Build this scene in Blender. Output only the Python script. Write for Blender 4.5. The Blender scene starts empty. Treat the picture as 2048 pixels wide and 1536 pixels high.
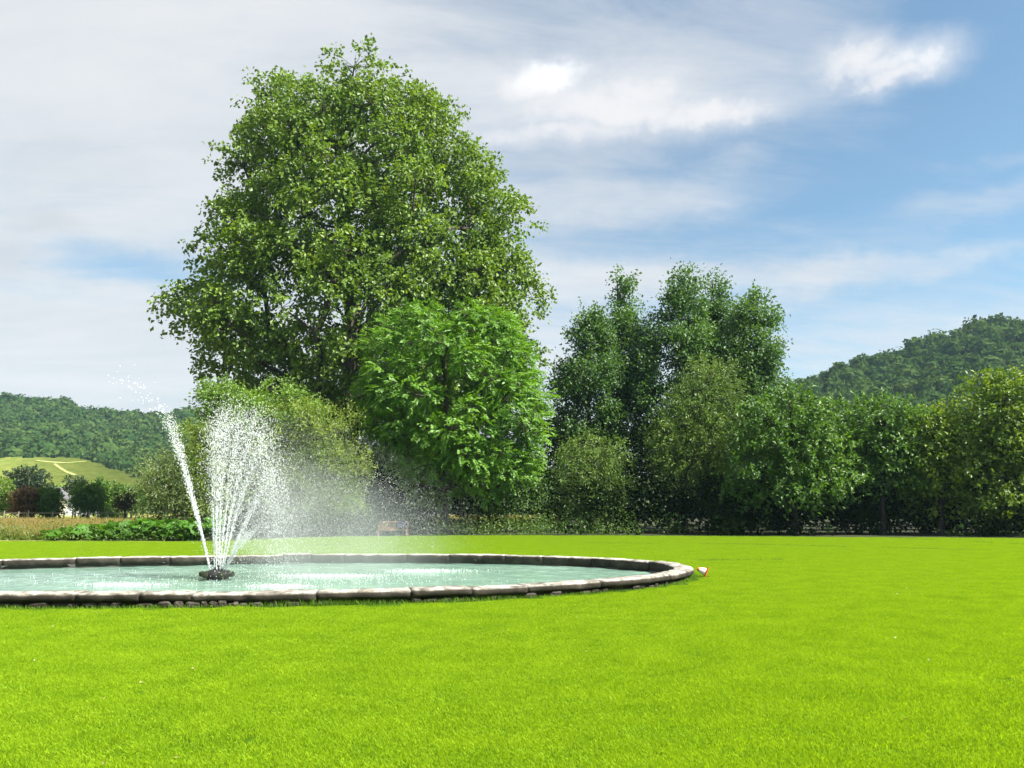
import bpy, math, random
import numpy as np
from mathutils import Vector, Matrix

rng = np.random.default_rng(11)
random.seed(11)
sc = bpy.context.scene
col = sc.collection
R = math.radians

# ------------------------------------------------------------------ camera
CAM_H = 1.6
F = 1600.0                      # focal length in pixels of the 2048 px wide photograph
PITCH = math.atan(247 / F)
cam_d = bpy.data.cameras.new('camera')
cam_d.sensor_width = 36.0
cam_d.lens = F / 2048 * 36.0
cam_d.clip_start = 0.05
cam_d.clip_end = 6000
cam = bpy.data.objects.new('camera', cam_d)
col.objects.link(cam)
cam.location = (0, 0, CAM_H)
cam.rotation_euler = (R(90) + PITCH, 0, 0)
sc.camera = cam

# ------------------------------------------------------------------ light and exposure
SUN_AZ = math.atan2(0.91, -0.42)            # clockwise from +Y: to the right, a touch in front of the trees
SUN_EL = R(51)
TO_SUN = Vector((math.sin(SUN_AZ) * math.cos(SUN_EL), math.cos(SUN_AZ) * math.cos(SUN_EL), math.sin(SUN_EL)))
sun_d = bpy.data.lights.new('sun', 'SUN')
sun_d.energy = 5.0
sun_d.angle = R(0.55)
sun_d.color = (1.0, 0.955, 0.88)
sun = bpy.data.objects.new('sun', sun_d)
col.objects.link(sun)
sun.rotation_euler = TO_SUN.to_track_quat('Z', 'Y').to_euler()
sun.location = (40, 30, 60)

sc.view_settings.view_transform = 'Standard'
sc.view_settings.look = 'None'
sc.view_settings.exposure = 1.47
sc.view_settings.gamma = 1.0
sc.view_settings.use_curve_mapping = False
sc.render.engine = 'CYCLES'
cy = sc.cycles
cy.max_bounces = 8
cy.diffuse_bounces = 2
cy.glossy_bounces = 3
cy.transmission_bounces = 4
cy.transparent_max_bounces = 8
cy.volume_bounces = 1
cy.sample_clamp_indirect = 6
cy.caustics_reflective = False
cy.caustics_refractive = False
cy.use_denoising = True


def ray(px, py):
    """direction through a pixel of the 2048 x 1536 photograph"""
    u = (px - 1024) / F
    v = (768 - py) / F
    c, s = math.cos(PITCH), math.sin(PITCH)
    return np.array((u, c - v * s, s + v * c))


def at_z(px, py, z):
    d = ray(px, py)
    return d * ((z - CAM_H) / d[2]) + np.array((0, 0, CAM_H))


def at_y(px, py, y):
    d = ray(px, py)
    return d * (y / d[1]) + np.array((0, 0, CAM_H))


# ------------------------------------------------------------------ node helper
class G:
    def __init__(self, tree):
        self.t = tree
        tree.nodes.clear()

    def n(self, typ, **kw):
        nd = self.t.nodes.new(typ)
        for k, v in kw.items():
            setattr(nd, k, v)
        return nd

    def put(self, sock, v):
        if v is None:
            return
        if isinstance(v, bpy.types.NodeSocket):
            self.t.links.new(v, sock)
        else:
            sock.default_value = v

    def m(self, op, a, b=None, c=None, clamp=False):
        nd = self.n('ShaderNodeMath', operation=op, use_clamp=clamp)
        self.put(nd.inputs[0], a)
        self.put(nd.inputs[1], b)
        self.put(nd.inputs[2], c)
        return nd.outputs[0]

    def v(self, op, a, b=None):
        nd = self.n('ShaderNodeVectorMath', operation=op)
        self.put(nd.inputs[0], a)
        if op == 'SCALE':
            self.put(nd.inputs['Scale'], b)
        else:
            self.put(nd.inputs[1], b)
        return nd.outputs['Value'] if op in ('DOT_PRODUCT', 'LENGTH') else nd.outputs[0]

    def noise(self, vec, scale, detail=4, rough=0.55, color=False, dist=0.0):
        nd = self.n('ShaderNodeTexNoise')
        self.put(nd.inputs['Vector'], vec)
        nd.inputs['Scale'].default_value = scale
        nd.inputs['Detail'].default_value = detail
        nd.inputs['Roughness'].default_value = rough
        nd.inputs['Distortion'].default_value = dist
        return nd.outputs['Color' if color else 'Fac']

    def mix(self, f, a, b, blend='MIX'):
        nd = self.n('ShaderNodeMix', data_type='RGBA', blend_type=blend)
        self.put(nd.inputs[0], f)
        for i, x in ((6, a), (7, b)):
            if isinstance(x, (tuple, list)) and len(x) == 3:
                x = (*x, 1)
            self.put(nd.inputs[i], x)
        return nd.outputs[2]

    def rng(self, x, a, b, c=0.0, d=1.0, smooth=False):
        nd = self.n('ShaderNodeMapRange', interpolation_type='SMOOTHSTEP' if smooth else 'LINEAR')
        self.put(nd.inputs[0], x)
        for i, q in enumerate((a, b, c, d)):
            self.put(nd.inputs[i + 1], q)
        return nd.outputs[0]

    def ramp(self, x, stops):
        nd = self.n('ShaderNodeValToRGB')
        e = nd.color_ramp.elements
        while len(e) < len(stops):
            e.new(0.5)
        for k, (p, c) in enumerate(stops):
            e[k].position = p
            e[k].color = (*c, 1)
        self.put(nd.inputs[0], x)
        return nd.outputs[0]


# ------------------------------------------------------------------ sky
SKY_STRENGTH = 0.0505
world = bpy.data.worlds.new('World')
sc.world = world
world.use_nodes = True
g = G(world.node_tree)
tc = g.n('ShaderNodeTexCoord').outputs['Generated']
sep = g.n('ShaderNodeSeparateXYZ')
g.put(sep.inputs[0], tc)
dx, dy, dz = sep.outputs
sky = g.n('ShaderNodeTexSky', sky_type='NISHITA')
sky.sun_disc = False
sky.sun_elevation = SUN_EL
sky.sun_rotation = SUN_AZ
sky.altitude = 100
sky.air_density = 1.0
sky.dust_density = 0.6
sky.ozone_density = 1.2
base = g.mix(1.0, sky.outputs[0], (1.12, 1.29, 1.22), 'MULTIPLY')
# clouds lie on layers high above: project the view direction onto a plane
zz = g.m('ADD', g.m('MAXIMUM', dz, 0.0), 0.16)
cu = g.m('DIVIDE', dx, zz)
cv = g.m('DIVIDE', dy, zz)
cmb = g.n('ShaderNodeCombineXYZ')
g.put(cmb.inputs[0], g.m('MULTIPLY_ADD', cu, 0.55, g.m('MULTIPLY', cv, 0.10)))
g.put(cmb.inputs[1], g.m('MULTIPLY_ADD', cv, 1.25, g.m('MULTIPLY', cu, -0.12)))
cmb.inputs[2].default_value = 3.7
plane = cmb.outputs[0]
n_big = g.noise(plane, 0.9, 6, 0.58, dist=0.35)
n_fine = g.noise(plane, 4.2, 9, 0.66, dist=0.6)
az = g.m('DIVIDE', dx, g.m('MAXIMUM', g.m('SQRT', g.m('ADD', g.m('MULTIPLY', dx, dx), g.m('MULTIPLY', dy, dy))), 0.02))
cover = g.rng(az, -0.45, 0.55, 1.0, 0.17, smooth=True)
veil = g.m('ADD', cover, g.m('MULTIPLY', g.m('SUBTRACT', n_big, 0.5), 1.5))
veil = g.m('ADD', veil, g.m('MULTIPLY', g.m('SUBTRACT', n_fine, 0.5), 0.95))
low = g.rng(dz, 0.0, 0.34, 0.48, 0.0, smooth=True)
veil = g.m('ADD', veil, low)
# single clouds and gaps: direction, half sizes in pixels of the photograph
warp_n = g.noise(tc, 11.0, 9, 0.66, color=True)
warp = g.v('ADD', tc, g.v('SCALE', g.v('SUBTRACT', warp_n, (0.5, 0.5, 0.5)), 0.055))


def puff(px, py, rx, ry, inner=0.35, outer=1.1, src=None):
    d = Vector(ray(px, py)).normalized()
    e1 = Vector((d.y, -d.x, 0)).normalized()
    e2 = e1.cross(d)
    k = F * Vector(ray(px, py)).length
    s = src if src is not None else warp
    a = g.m('MULTIPLY', g.v('DOT_PRODUCT', s, tuple(e1)), F / rx)
    b = g.m('MULTIPLY', g.v('DOT_PRODUCT', s, tuple(e2)), F / ry)
    r = g.m('SQRT', g.m('ADD', g.m('MULTIPLY', a, a), g.m('MULTIPLY', b, b)))
    f = g.rng(r, inner, outer, 1.0, 0.0, smooth=True)
    front = g.m('GREATER_THAN', g.v('DOT_PRODUCT', tc, tuple(d)), 0.2)
    return g.m('MULTIPLY', f, front)


for (px, py, rx, ry, amt) in ((320, 545, 230, 48, -0.55), (90, 590, 200, 24, -0.3), (1290, 400, 330, 55, 0.36), (1330, 560, 420, 55, 0.42),
                              (1700, 545, 190, 40, 0.34), (1950, 410, 170, 45, 0.36), (1990, 315, 130, 28, 0.25), (1970, 505, 130, 26, 0.25),
                              (1480, 100, 330, 120, 0.3), (1960, 130, 190, 160, -0.3), (1180, 330, 120, 40, 0.2), (1480, 310, 80, 30, 0.25), (1850, 680, 420, 60, 0.2)):
    veil = g.m('ADD', veil, g.m('MULTIPLY', puff(px, py, rx, ry, 0.1, 1.25), amt))
veil = g.rng(veil, 0.05, 1.05, 0.0, 0.95, smooth=True)
grey = g.noise(plane, 2.2, 8, 0.62, dist=0.4)
cloud_col = g.mix(g.rng(grey, 0.35, 0.65, 0, 1), (5.2, 5.45, 5.75), (6.05, 6.15, 6.3))
skyc = g.mix(veil, base, cloud_col)
body = None
for (px, py, rx, ry) in ((1105, 165, 150, 66), (1265, 185, 130, 72), (1180, 215, 250, 72), (1400, 225, 230, 42), (1130, 262, 240, 36), (1720, 120, 92, 52), (1860, 110, 72, 50), (1800, 145, 105, 34), (1790, 122, 130, 46), (1250, 222, 210, 56)):
    f = puff(px, py, rx, ry, 0.0, 1.25)
    body = f if body is None else g.m('MAXIMUM', body, f)
top = g.m('MAXIMUM', puff(1100, 155, 85, 40, 0.2, 1.2), g.m('MULTIPLY', puff(1850, 95, 60, 40, 0.1, 1.3), 0.4))
bil = g.m('ADD', g.m('MULTIPLY', g.m('SUBTRACT', g.noise(tc, 26.0, 9, 0.62), 0.5), 0.9), g.m('MULTIPLY', g.m('SUBTRACT', g.noise(tc, 9.0, 6, 0.6), 0.5), 0.8))
soft = g.m('MULTIPLY', body, 0.72)
body = g.m('MAXIMUM', soft, g.rng(g.m('ADD', body, bil), 0.20, 1.05, 0.0, 1.0, smooth=True))
body = g.m('MULTIPLY', body, g.m('GREATER_THAN', soft, 0.0))
puff_col = g.mix(top, (6.6, 6.55, 6.65), (8.2, 8.2, 8.2))
skyc = g.mix(g.m('MULTIPLY', body, 0.93), skyc, puff_col)
for (px, py, rx, ry, a) in ((100, 455, 70, 26, 0.45), (0, 510, 60, 60, 0.35), (1250, 300, 380, 60, 0.12)):
    skyc = g.mix(g.m('MULTIPLY', puff(px, py, rx, ry, 0.1, 1.2), a), skyc, (4.2, 4.45, 4.9))
bg = g.n('ShaderNodeBackground')
g.put(bg.inputs[0], skyc)
bg.inputs[1].default_value = SKY_STRENGTH
wo = g.n('ShaderNodeOutputWorld')
g.put(wo.inputs[0], bg.outputs[0])


# ------------------------------------------------------------------ object helpers
def tag(o, label=None, cat=None, group=None, kind=None):
    for k, v in (('label', label), ('category', cat), ('group', group), ('kind', kind)):
        if v:
            o[k] = v
    return o


def empty(name, loc, label=None, cat=None, group=None):
    o = bpy.data.objects.new(name, None)
    o.location = loc
    o.empty_display_size = 0.3
    col.objects.link(o)
    return tag(o, label, cat, group)


def mesh(name, verts, faces, mat, parent=None, smooth=False, world_coords=True):
    """one mesh object; vertices are world coordinates, kept relative to the parent's location"""
    me = bpy.data.meshes.new(name)
    v = np.asarray(verts, dtype=np.float64).reshape(-1, 3)
    if parent is not None and world_coords:
        v = v - np.array(parent.location)
    if isinstance(faces, np.ndarray):
        me.from_pydata(v, [], faces)
    else:
        me.from_pydata(v.tolist(), [], faces)
    if mat is not None:
        me.materials.append(mat)
    if smooth:
        me.polygons.foreach_set('use_smooth', np.ones(len(me.polygons), dtype=bool))
    me.update()
    o = bpy.data.objects.new(name, me)
    col.objects.link(o)
    if parent is not None:
        o.parent = parent
    return o


def norm(a):
    return a / np.maximum(np.linalg.norm(a, axis=-1, keepdims=True), 1e-9)


def rand_unit(n):
    return norm(rng.normal(size=(n, 3)))


_ph = rng.uniform(0, 6.28, (24, 3))
_dr = norm(rng.normal(size=(24, 3)))


def wob(p, scale, seed=0):
    """smooth pseudo noise in -1..1"""
    p = np.asarray(p, float)
    out = np.zeros(p.shape[:-1])
    for k in range(6):
        i = (k + seed * 5) % 24
        out += np.sin((p @ _dr[i]) * scale * (1 + 0.45 * k) + _ph[i, k % 3]) / (1 + 0.5 * k)
    return out / 2.4


class MB:
    """collects simple shapes into one mesh"""
    def __init__(self):
        self.v = []
        self.f = []

    def add(self, v, f):
        b = len(self.v)
        self.v.extend([tuple(q) for q in v])
        self.f.extend([tuple(b + i for i in q) for q in f])

    def box(self, c, s, rot=None):
        h = np.array(s) / 2
        p = np.array([(x, y, z) for x in (-1, 1) for y in (-1, 1) for z in (-1, 1)]) * h
        if rot is not None:
            p = p @ np.array(Matrix.Rotation(rot[0], 3, rot[1])).T
        self.add(p + np.array(c), [(0, 1, 3, 2), (4, 6, 7, 5), (0, 4, 5, 1), (2, 3, 7, 6), (0, 2, 6, 4), (1, 5, 7, 3)])

    def tube(self, pts, rad, n=6, cap=True):
        pts = np.asarray(pts, float)
        rings = []
        for i, p in enumerate(pts):
            t = pts[min(i + 1, len(pts) - 1)] - pts[max(i - 1, 0)]
            t = t / max(np.linalg.norm(t), 1e-9)
            a = np.cross(t, (0.13, 0.97, 0.2))
            a /= max(np.linalg.norm(a), 1e-9)
            b = np.cross(t, a)
            r = rad[i] if hasattr(rad, '__len__') else rad
            rings.append([p + r * (math.cos(q) * a + math.sin(q) * b) for q in np.linspace(0, 2 * math.pi, n, endpoint=False)])
        v = [q for rg in rings for q in rg]
        f = []
        for i in range(len(pts) - 1):
            for k in range(n):
                f.append((i * n + k, i * n + (k + 1) % n, (i + 1) * n + (k + 1) % n, (i + 1) * n + k))
        if cap:
            f.append(tuple(range(n))[::-1])
            f.append(tuple((len(pts) - 1) * n + k for k in range(n)))
        self.add(v, f)

    def lathe(self, prof, n=24, c=(0, 0, 0), jit=0.0):
        v, f = [], []
        m = len(prof)
        for k in range(n):
            q = 2 * math.pi * k / n
            for (r, z) in prof:
                rr = r * (1 + jit * math.sin(q * 5 + z * 20) + jit * random.uniform(-0.6, 0.6))
                v.append((c[0] + rr * math.cos(q), c[1] + rr * math.sin(q), c[2] + z))
        for k in range(n):
            k2 = (k + 1) % n
            for i in range(m - 1):
                f.append((k * m + i, k2 * m + i, k2 * m + i + 1, k * m + i + 1))
        self.add(v, f)

    def build(self, name, mat, parent=None, smooth=False):
        return mesh(name, self.v, self.f, mat, parent, smooth)


# ------------------------------------------------------------------ materials
def new_mat(name):
    m = bpy.data.materials.new(name)
    m.use_nodes = True
    return m, G(m.node_tree)


def finish(g, shader, disp=None):
    o = g.n('ShaderNodeOutputMaterial')
    g.put(o.inputs[0], shader)


def leaf_mat(name, dark, mid, light, trans=0.45, gloss=0.10, tcol=None, patch=0.25, rough=0.55, pw=0.5):
    m, g = new_mat(name)
    geo = g.n('ShaderNodeNewGeometry')
    rnd = geo.outputs['Random Per Island']
    nz = g.noise(geo.outputs['Position'], patch, 3)
    x = g.m('ADD', g.m('MULTIPLY', rnd, 1.05 - pw), g.m('MULTIPLY', g.rng(nz, 0.3, 0.7), pw), clamp=True)
    c = g.ramp(x, ((0.0, dark), (0.5, mid), (1.0, light)))
    d = g.n('ShaderNodeBsdfDiffuse')
    g.put(d.inputs[0], c)
    t = g.n('ShaderNodeBsdfTranslucent')
    g.put(t.inputs[0], g.mix(1.0, c, tcol or (1.5, 1.35, 0.6), 'MULTIPLY'))
    mx = g.n('ShaderNodeMixShader')
    mx.inputs[0].default_value = trans
    g.put(mx.inputs[1], d.outputs[0])
    g.put(mx.inputs[2], t.outputs[0])
    gl = g.n('ShaderNodeBsdfGlossy')
    gl.inputs['Roughness'].default_value = rough
    gl.inputs[0].default_value = (1, 1, 1, 1)
    m2 = g.n('ShaderNodeMixShader')
    m2.inputs[0].default_value = gloss * 0.35
    g.put(m2.inputs[1], mx.outputs[0])
    g.put(m2.inputs[2], gl.outputs[0])
    finish(g, m2.outputs[0])
    return m


def surf_mat(name, stops, scale=3.0, rough=0.85, bump=0.3, bscale=None, detail=8, spec=0.3, coord='Position', stretch=None):
    m, g = new_mat(name)
    if coord == 'Position':
        p = g.n('ShaderNodeNewGeometry').outputs['Position']
    else:
        p = g.n('ShaderNodeTexCoord').outputs['Object']
    if stretch:
        p = g.v('MULTIPLY', p, stretch)
    nz = g.noise(p, scale, detail, 0.62)
    c = g.ramp(nz, stops)
    b = g.n('ShaderNodeBsdfPrincipled')
    g.put(b.inputs['Base Color'], c)
    b.inputs['Roughness'].default_value = rough
    b.inputs['Specular IOR Level'].default_value = spec
    if bump:
        bp = g.n('ShaderNodeBump')
        bp.inputs['Strength'].default_value = bump
        bp.inputs['Distance'].default_value = 0.03
        g.put(bp.inputs['Height'], g.noise(p, bscale or scale * 4, 6, 0.65))
        g.put(b.inputs['Normal'], bp.outputs[0])
    finish(g, b.outputs[0])
    return m


M = {}
M['plane'] = leaf_mat('plane_leaf', (.050, .110, .010), (.116, .214, .016), (.205, .310, .024), 0.36, 0.10)
M['walnut'] = leaf_mat('walnut_leaf', (.056, .148, .011), (.120, .275, .019), (.205, .385, .030), 0.38, 0.10)
M['alder'] = leaf_mat('alder_leaf', (.028, .082, .016), (.068, .162, .026), (.130, .240, .044), 0.36, 0.12)
M['maple'] = leaf_mat('maple_leaf', (.030, .084, .010), (.072, .168, .015), (.135, .250, .024), 0.36, 0.10)
M['lime'] = leaf_mat('lime_leaf', (.052, .112, .008), (.122, .210, .013), (.215, .310, .020), 0.40, 0.10)
M['willow'] = leaf_mat('willow_leaf', (.050, .104, .016), (.108, .194, .026), (.195, .290, .052), 0.36, 0.10)
M['sallow'] = leaf_mat('sallow_leaf', (.090, .155, .018), (.190, .285, .032), (.320, .400, .062), 0.38, 0.10)
M['silver'] = leaf_mat('silvery_leaf', (.070, .120, .030), (.150, .215, .052), (.260, .325, .105), 0.36, 0.12)
M['ash'] = leaf_mat('ash_leaf', (.062, .140, .013), (.130, .245, .022), (.210, .345, .048), 0.38, 0.10)
M['dark'] = leaf_mat('understory_shade_leaf', (.006, .015, .005), (.012, .027, .007), (.022, .044, .010), 0.2, 0.0)  # near-black leaf colour stands in for the shade below the crowns
M['bronze'] = leaf_mat('bronze_leaf', (.060, .055, .020), (.150, .085, .038), (.240, .125, .060), 0.4, 0.06)
M['twiggy'] = leaf_mat('brownish_leaf', (.030, .036, .014), (.065, .062, .026), (.110, .095, .045), 0.35, 0.06)
M['pine'] = leaf_mat('pine_leaf', (.018, .036, .014), (.030, .058, .022), (.055, .090, .030), 0.2, 0.08)
M['fresh'] = leaf_mat('fresh_leaf', (.055, .120, .010), (.105, .200, .012), (.180, .280, .018), 0.5, 0.1)
M['orchard'] = leaf_mat('orchard_leaf', (.034, .090, .012), (.075, .165, .020), (.135, .240, .030), 0.42, 0.06)
M['hillwood'] = leaf_mat('hill_leaf', (.020, .050, .014), (.042, .084, .021), (.092, .140, .034), 0.25, 0.0, patch=0.045)
M['butterbur'] = leaf_mat('butterbur_leaf', (.030, .100, .010), (.062, .170, .016), (.105, .240, .026), 0.38, 0.04, patch=1.0)
M['weed'] = leaf_mat('weed_leaf', (.040, .095, .012), (.080, .160, .018), (.140, .230, .026), 0.45, 0.1)
M['grass'] = leaf_mat('lawn_blade', (.128, .245, .008), (.240, .392, .011), (.375, .515, .020), 0.5, 0.02, tcol=(1.4, 1.3, .45), pw=0.28, patch=1.6, rough=0.5)
M['longgrass'] = leaf_mat('long_grass_blade', (.060, .140, .010), (.100, .210, .012), (.170, .290, .022), 0.42, 0.06)
M['bark'] = surf_mat('bark', ((.25, (.030, .024, .018)), (.6, (.085, .070, .055)), (.85, (.17, .15, .12))), 2.2, 0.9, 0.6)
M['bark_dark'] = surf_mat('dark_bark', ((.3, (.016, .013, .010)), (.7, (.050, .042, .034))), 3, 0.9, 0.5)
M['soil'] = surf_mat('woodland_soil', ((.3, (.020, .020, .010)), (.7, (.045, .050, .018))), 1.2, 0.95, 0.5)
M['lawnbase'] = surf_mat('lawn_soil', ((.3, (.035, .075, .004)), (.7, (.070, .135, .006))), 0.9, 0.95, 0.3, 30, spec=0.0)
M['meadowbase'] = surf_mat('meadow_soil', ((.3, (.13, .13, .030)), (.5, (.20, .21, .04)), (.7, (.27, .27, .06))), 0.35, 0.95, 0.3, 8)
M['hillbase'] = surf_mat('hill_soil', ((.3, (.030, .050, .014)), (.7, (.060, .085, .022))), 0.05, 0.95, 0)
M['vineyard'] = surf_mat('vineyard_soil', ((.3, (.200, .255, .060)), (.55, (.260, .300, .08)), (.75, (.33, .32, .12))), 0.06, 0.95, 0)
M['track'] = surf_mat('track_soil', ((.3, (.225, .250, .072)), (.7, (.27, .275, .092))), 0.2, 0.95, 0)
M['teak'] = surf_mat('bench_wood', ((.3, (.27, .15, .09)), (.7, (.42, .27, .18))), 9, 0.7, 0.2)
M['cloth'] = surf_mat('navy_cloth', ((.3, (.018, .021, .045)), (.7, (.035, .040, .075))), 6, 0.9, 0.3)
M['render_white'] = surf_mat('white_wall', ((.3, (.66, .68, .72)), (.7, (.78, .79, .82))), 1, 0.8, 0)
M['render_cream'] = surf_mat('cream_wall', ((.3, (.62, .54, .38)), (.7, (.72, .64, .47))), 1, 0.8, 0)
M['slate'] = surf_mat('roof_slate', ((.3, (.09, .09, .10)), (.7, (.16, .15, .15))), 2, 0.6, 0.2)
M['pane'] = surf_mat('window_pane', ((.3, (.03, .035, .04)), (.7, (.05, .055, .06))), 1, 0.1, 0, spec=0.6)
M['post'] = surf_mat('post_wood', ((.3, (.16, .14, .11)), (.7, (.28, .25, .20))), 5, 0.85, 0.3)
M['orange'] = surf_mat('orange_plastic', ((.3, (.80, .15, .02)), (.7, (.90, .20, .03))), 5, 0.45, 0.0)
M['white'] = surf_mat('white_plastic', ((.3, (.76, .74, .74)), (.7, (.84, .82, .82))), 12, 0.4, 0.0)
M['iron'] = surf_mat('mossy_iron', ((.3, (.005, .004, .004)), (.6, (.012, .009, .007)), (.8, (.022, .020, .011))), 9, 0.55, 0.8, 22)
M['moss'] = surf_mat('wet_moss', ((.3, (.010, .013, .005)), (.7, (.034, .042, .012))), 14, 0.9, 0.8, 40)
M['brick'] = surf_mat('orange_brick', ((.3, (.30, .13, .05)), (.7, (.50, .27, .12))), 14, 0.9, 0.4)


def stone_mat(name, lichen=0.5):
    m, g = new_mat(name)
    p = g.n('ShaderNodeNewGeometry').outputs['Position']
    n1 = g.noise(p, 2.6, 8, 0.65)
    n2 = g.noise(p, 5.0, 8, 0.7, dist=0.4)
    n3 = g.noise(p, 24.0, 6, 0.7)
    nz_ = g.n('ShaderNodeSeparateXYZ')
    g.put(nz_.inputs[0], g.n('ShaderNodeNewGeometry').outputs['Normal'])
    upward = g.rng(nz_.outputs[2], 0.25, 0.85)  # lichen tone on upward faces, dark shade tone on the sides
    face = g.ramp(n1, ((.3, (.014, .011, .008)), (.5, (.036, .030, .023)), (.75, (.095, .080, .062))))  # side faces darkened in colour to stand for shade
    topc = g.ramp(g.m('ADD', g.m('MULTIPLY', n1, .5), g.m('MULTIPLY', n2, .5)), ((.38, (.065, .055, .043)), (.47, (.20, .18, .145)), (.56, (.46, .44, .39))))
    c = g.mix(g.m('MULTIPLY', upward, lichen), face, topc)
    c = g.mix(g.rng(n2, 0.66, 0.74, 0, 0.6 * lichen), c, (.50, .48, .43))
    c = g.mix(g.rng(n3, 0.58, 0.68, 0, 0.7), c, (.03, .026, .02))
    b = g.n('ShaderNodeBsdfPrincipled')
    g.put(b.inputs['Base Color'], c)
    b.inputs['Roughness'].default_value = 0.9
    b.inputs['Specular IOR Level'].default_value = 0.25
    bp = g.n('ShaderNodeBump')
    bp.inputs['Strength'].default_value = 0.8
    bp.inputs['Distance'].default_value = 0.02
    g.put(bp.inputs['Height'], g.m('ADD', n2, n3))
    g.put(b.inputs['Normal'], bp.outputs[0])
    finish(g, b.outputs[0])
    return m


M['coping'] = stone_mat('lichen_shade_stone', 1.0)
M['rubble'] = stone_mat('dark_rubble', 0.1)
M['inner'] = surf_mat('damp_inner_wall', ((.3, (.045, .045, .045)), (.55, (.10, .098, .090)), (.75, (.17, .165, .15))), 3, 0.8, 0.5, 14, stretch=(1, 1, 0.5))


def water_mat():
    m, g = new_mat('milky_pool_water')
    p = g.n('ShaderNodeNewGeometry').outputs['Position']
    b = g.n('ShaderNodeBsdfPrincipled')
    c = g.mix(g.rng(g.noise(p, 0.35, 3), 0.35, 0.65), (.165, .285, .215), (.215, .335, .260))
    g.put(b.inputs['Base Color'], c)
    b.inputs['Roughness'].default_value = 0.07
    b.inputs['IOR'].default_value = 1.33
    bp = g.n('ShaderNodeBump')
    bp.inputs['Strength'].default_value = 0.55
    bp.inputs['Distance'].default_value = 0.03
    g.put(bp.inputs['Height'], g.m('ADD', g.noise(p, 7, 4, 0.55), g.m('MULTIPLY', g.noise(p, 22, 3, 0.5), 0.35)))
    g.put(b.inputs['Normal'], bp.outputs[0])
    finish(g, b.outputs[0])
    return m


M['water'] = water_mat()


def drop_mat(name, k):
    m, g = new_mat(name)
    d = g.n('ShaderNodeBsdfDiffuse')
    d.inputs[0].default_value = (k, k, k, 1)
    t = g.n('ShaderNodeBsdfTranslucent')
    t.inputs[0].default_value = (k, k, k, 1)
    mx = g.n('ShaderNodeMixShader')
    mx.inputs[0].default_value = 0.5
    g.put(mx.inputs[1], d.outputs[0])
    g.put(mx.inputs[2], t.outputs[0])
    gl = g.n('ShaderNodeBsdfGlossy')
    gl.inputs['Roughness'].default_value = 0.15
    m2 = g.n('ShaderNodeMixShader')
    m2.inputs[0].default_value = 0.0
    g.put(m2.inputs[1], mx.outputs[0])
    g.put(m2.inputs[2], gl.outputs[0])
    finish(g, m2.outputs[0])
    return m


M['drop'] = drop_mat('white_water', 0.95)
M['mist'] = drop_mat('mist_water', 0.82)


def meadow_mat():
    m, g = new_mat('meadow_blade')
    geo = g.n('ShaderNodeNewGeometry')
    s = g.n('ShaderNodeSeparateXYZ')
    g.put(s.inputs[0], geo.outputs['Position'])
    h = g.m('ADD', s.outputs[2], g.m('MULTIPLY', geo.outputs['Random Per Island'], 0.3))
    nz = g.noise(geo.outputs['Position'], 0.25, 3)
    seed = g.mix(g.rng(nz, 0.35, 0.65), (.36, .27, .10), (.30, .27, .08))
    c = g.mix(g.rng(h, 0.2, 0.75), (.14, .20, .030), seed)
    d = g.n('ShaderNodeBsdfDiffuse')
    g.put(d.inputs[0], c)
    t = g.n('ShaderNodeBsdfTranslucent')
    g.put(t.inputs[0], c)
    mx = g.n('ShaderNodeMixShader')
    mx.inputs[0].default_value = 0.45
    g.put(mx.inputs[1], d.outputs[0])
    g.put(mx.inputs[2], t.outputs[0])
    finish(g, mx.outputs[0])
    return m


M['meadow'] = meadow_mat()

# ------------------------------------------------------------------ basin outline (polar curve round its centre)
BC = np.array((-6.3, 18.95))
WALL_TOP = 0.23
_near = [(0, 1188), (200, 1186), (430, 1186), (600, 1183), (850, 1178), (1050, 1171), (1180, 1164), (1290, 1154), (1340, 1147), (1388, 1137)]
_far = [(1389, 1133), (1330, 1124), (1230, 1115), (1100, 1111), (870, 1107), (600, 1108), (430, 1110), (200, 1115), (0, 1123)]
_pts = np.array([at_z(x, y, WALL_TOP)[:2] for x, y in _near + _far]) - BC
_pts = np.vstack([_pts, -_pts[6:15], _pts[8:12], _pts[8:12]])
_th = np.arctan2(_pts[:, 1], _pts[:, 0])
_rr = np.linalg.norm(_pts, axis=1)


def _basis(t):
    t = np.asarray(t, float)
    cols_ = [np.ones_like(t)]
    for k in range(1, 8):
        cols_ += [np.cos(k * t), np.sin(k * t)]
    return np.stack(cols_, -1)


_A = _basis(_th)
_reg = np.diag([0] + [0.02 * (k ** 2) for k in range(1, 8) for _ in (0, 1)])
_coef = np.linalg.solve(_A.T @ _A + _reg, _A.T @ (1 / _rr))


def rim_r(t):
    return 1 / (_basis(t) @ _coef)


def rim_p(t, off=0.0):
    """point of the outline at angle t, moved outward by off"""
    t = np.asarray(t, float)
    e = 1e-3
    p = BC + rim_r(t)[..., None] * np.stack([np.cos(t), np.sin(t)], -1)
    q = BC + rim_r(t + e)[..., None] * np.stack([np.cos(t + e), np.sin(t + e)], -1)
    d = norm(q - p)
    nrm = np.stack([d[..., 1], -d[..., 0]], -1)
    off = np.asarray(off, float)
    return p + nrm * (off[..., None] if off.ndim else off)


_tt = np.linspace(-math.pi, math.pi, 2001)
_pp = rim_p(_tt)
_ss = np.concatenate([[0], np.cumsum(np.linalg.norm(np.diff(_pp, axis=0), axis=1))])
PERIM = _ss[-1]


def t_of_s(s):
    return np.interp(np.mod(s, PERIM), _ss, _tt)


def s_of_t(t):
    return np.interp(t, _tt, _ss)


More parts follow.
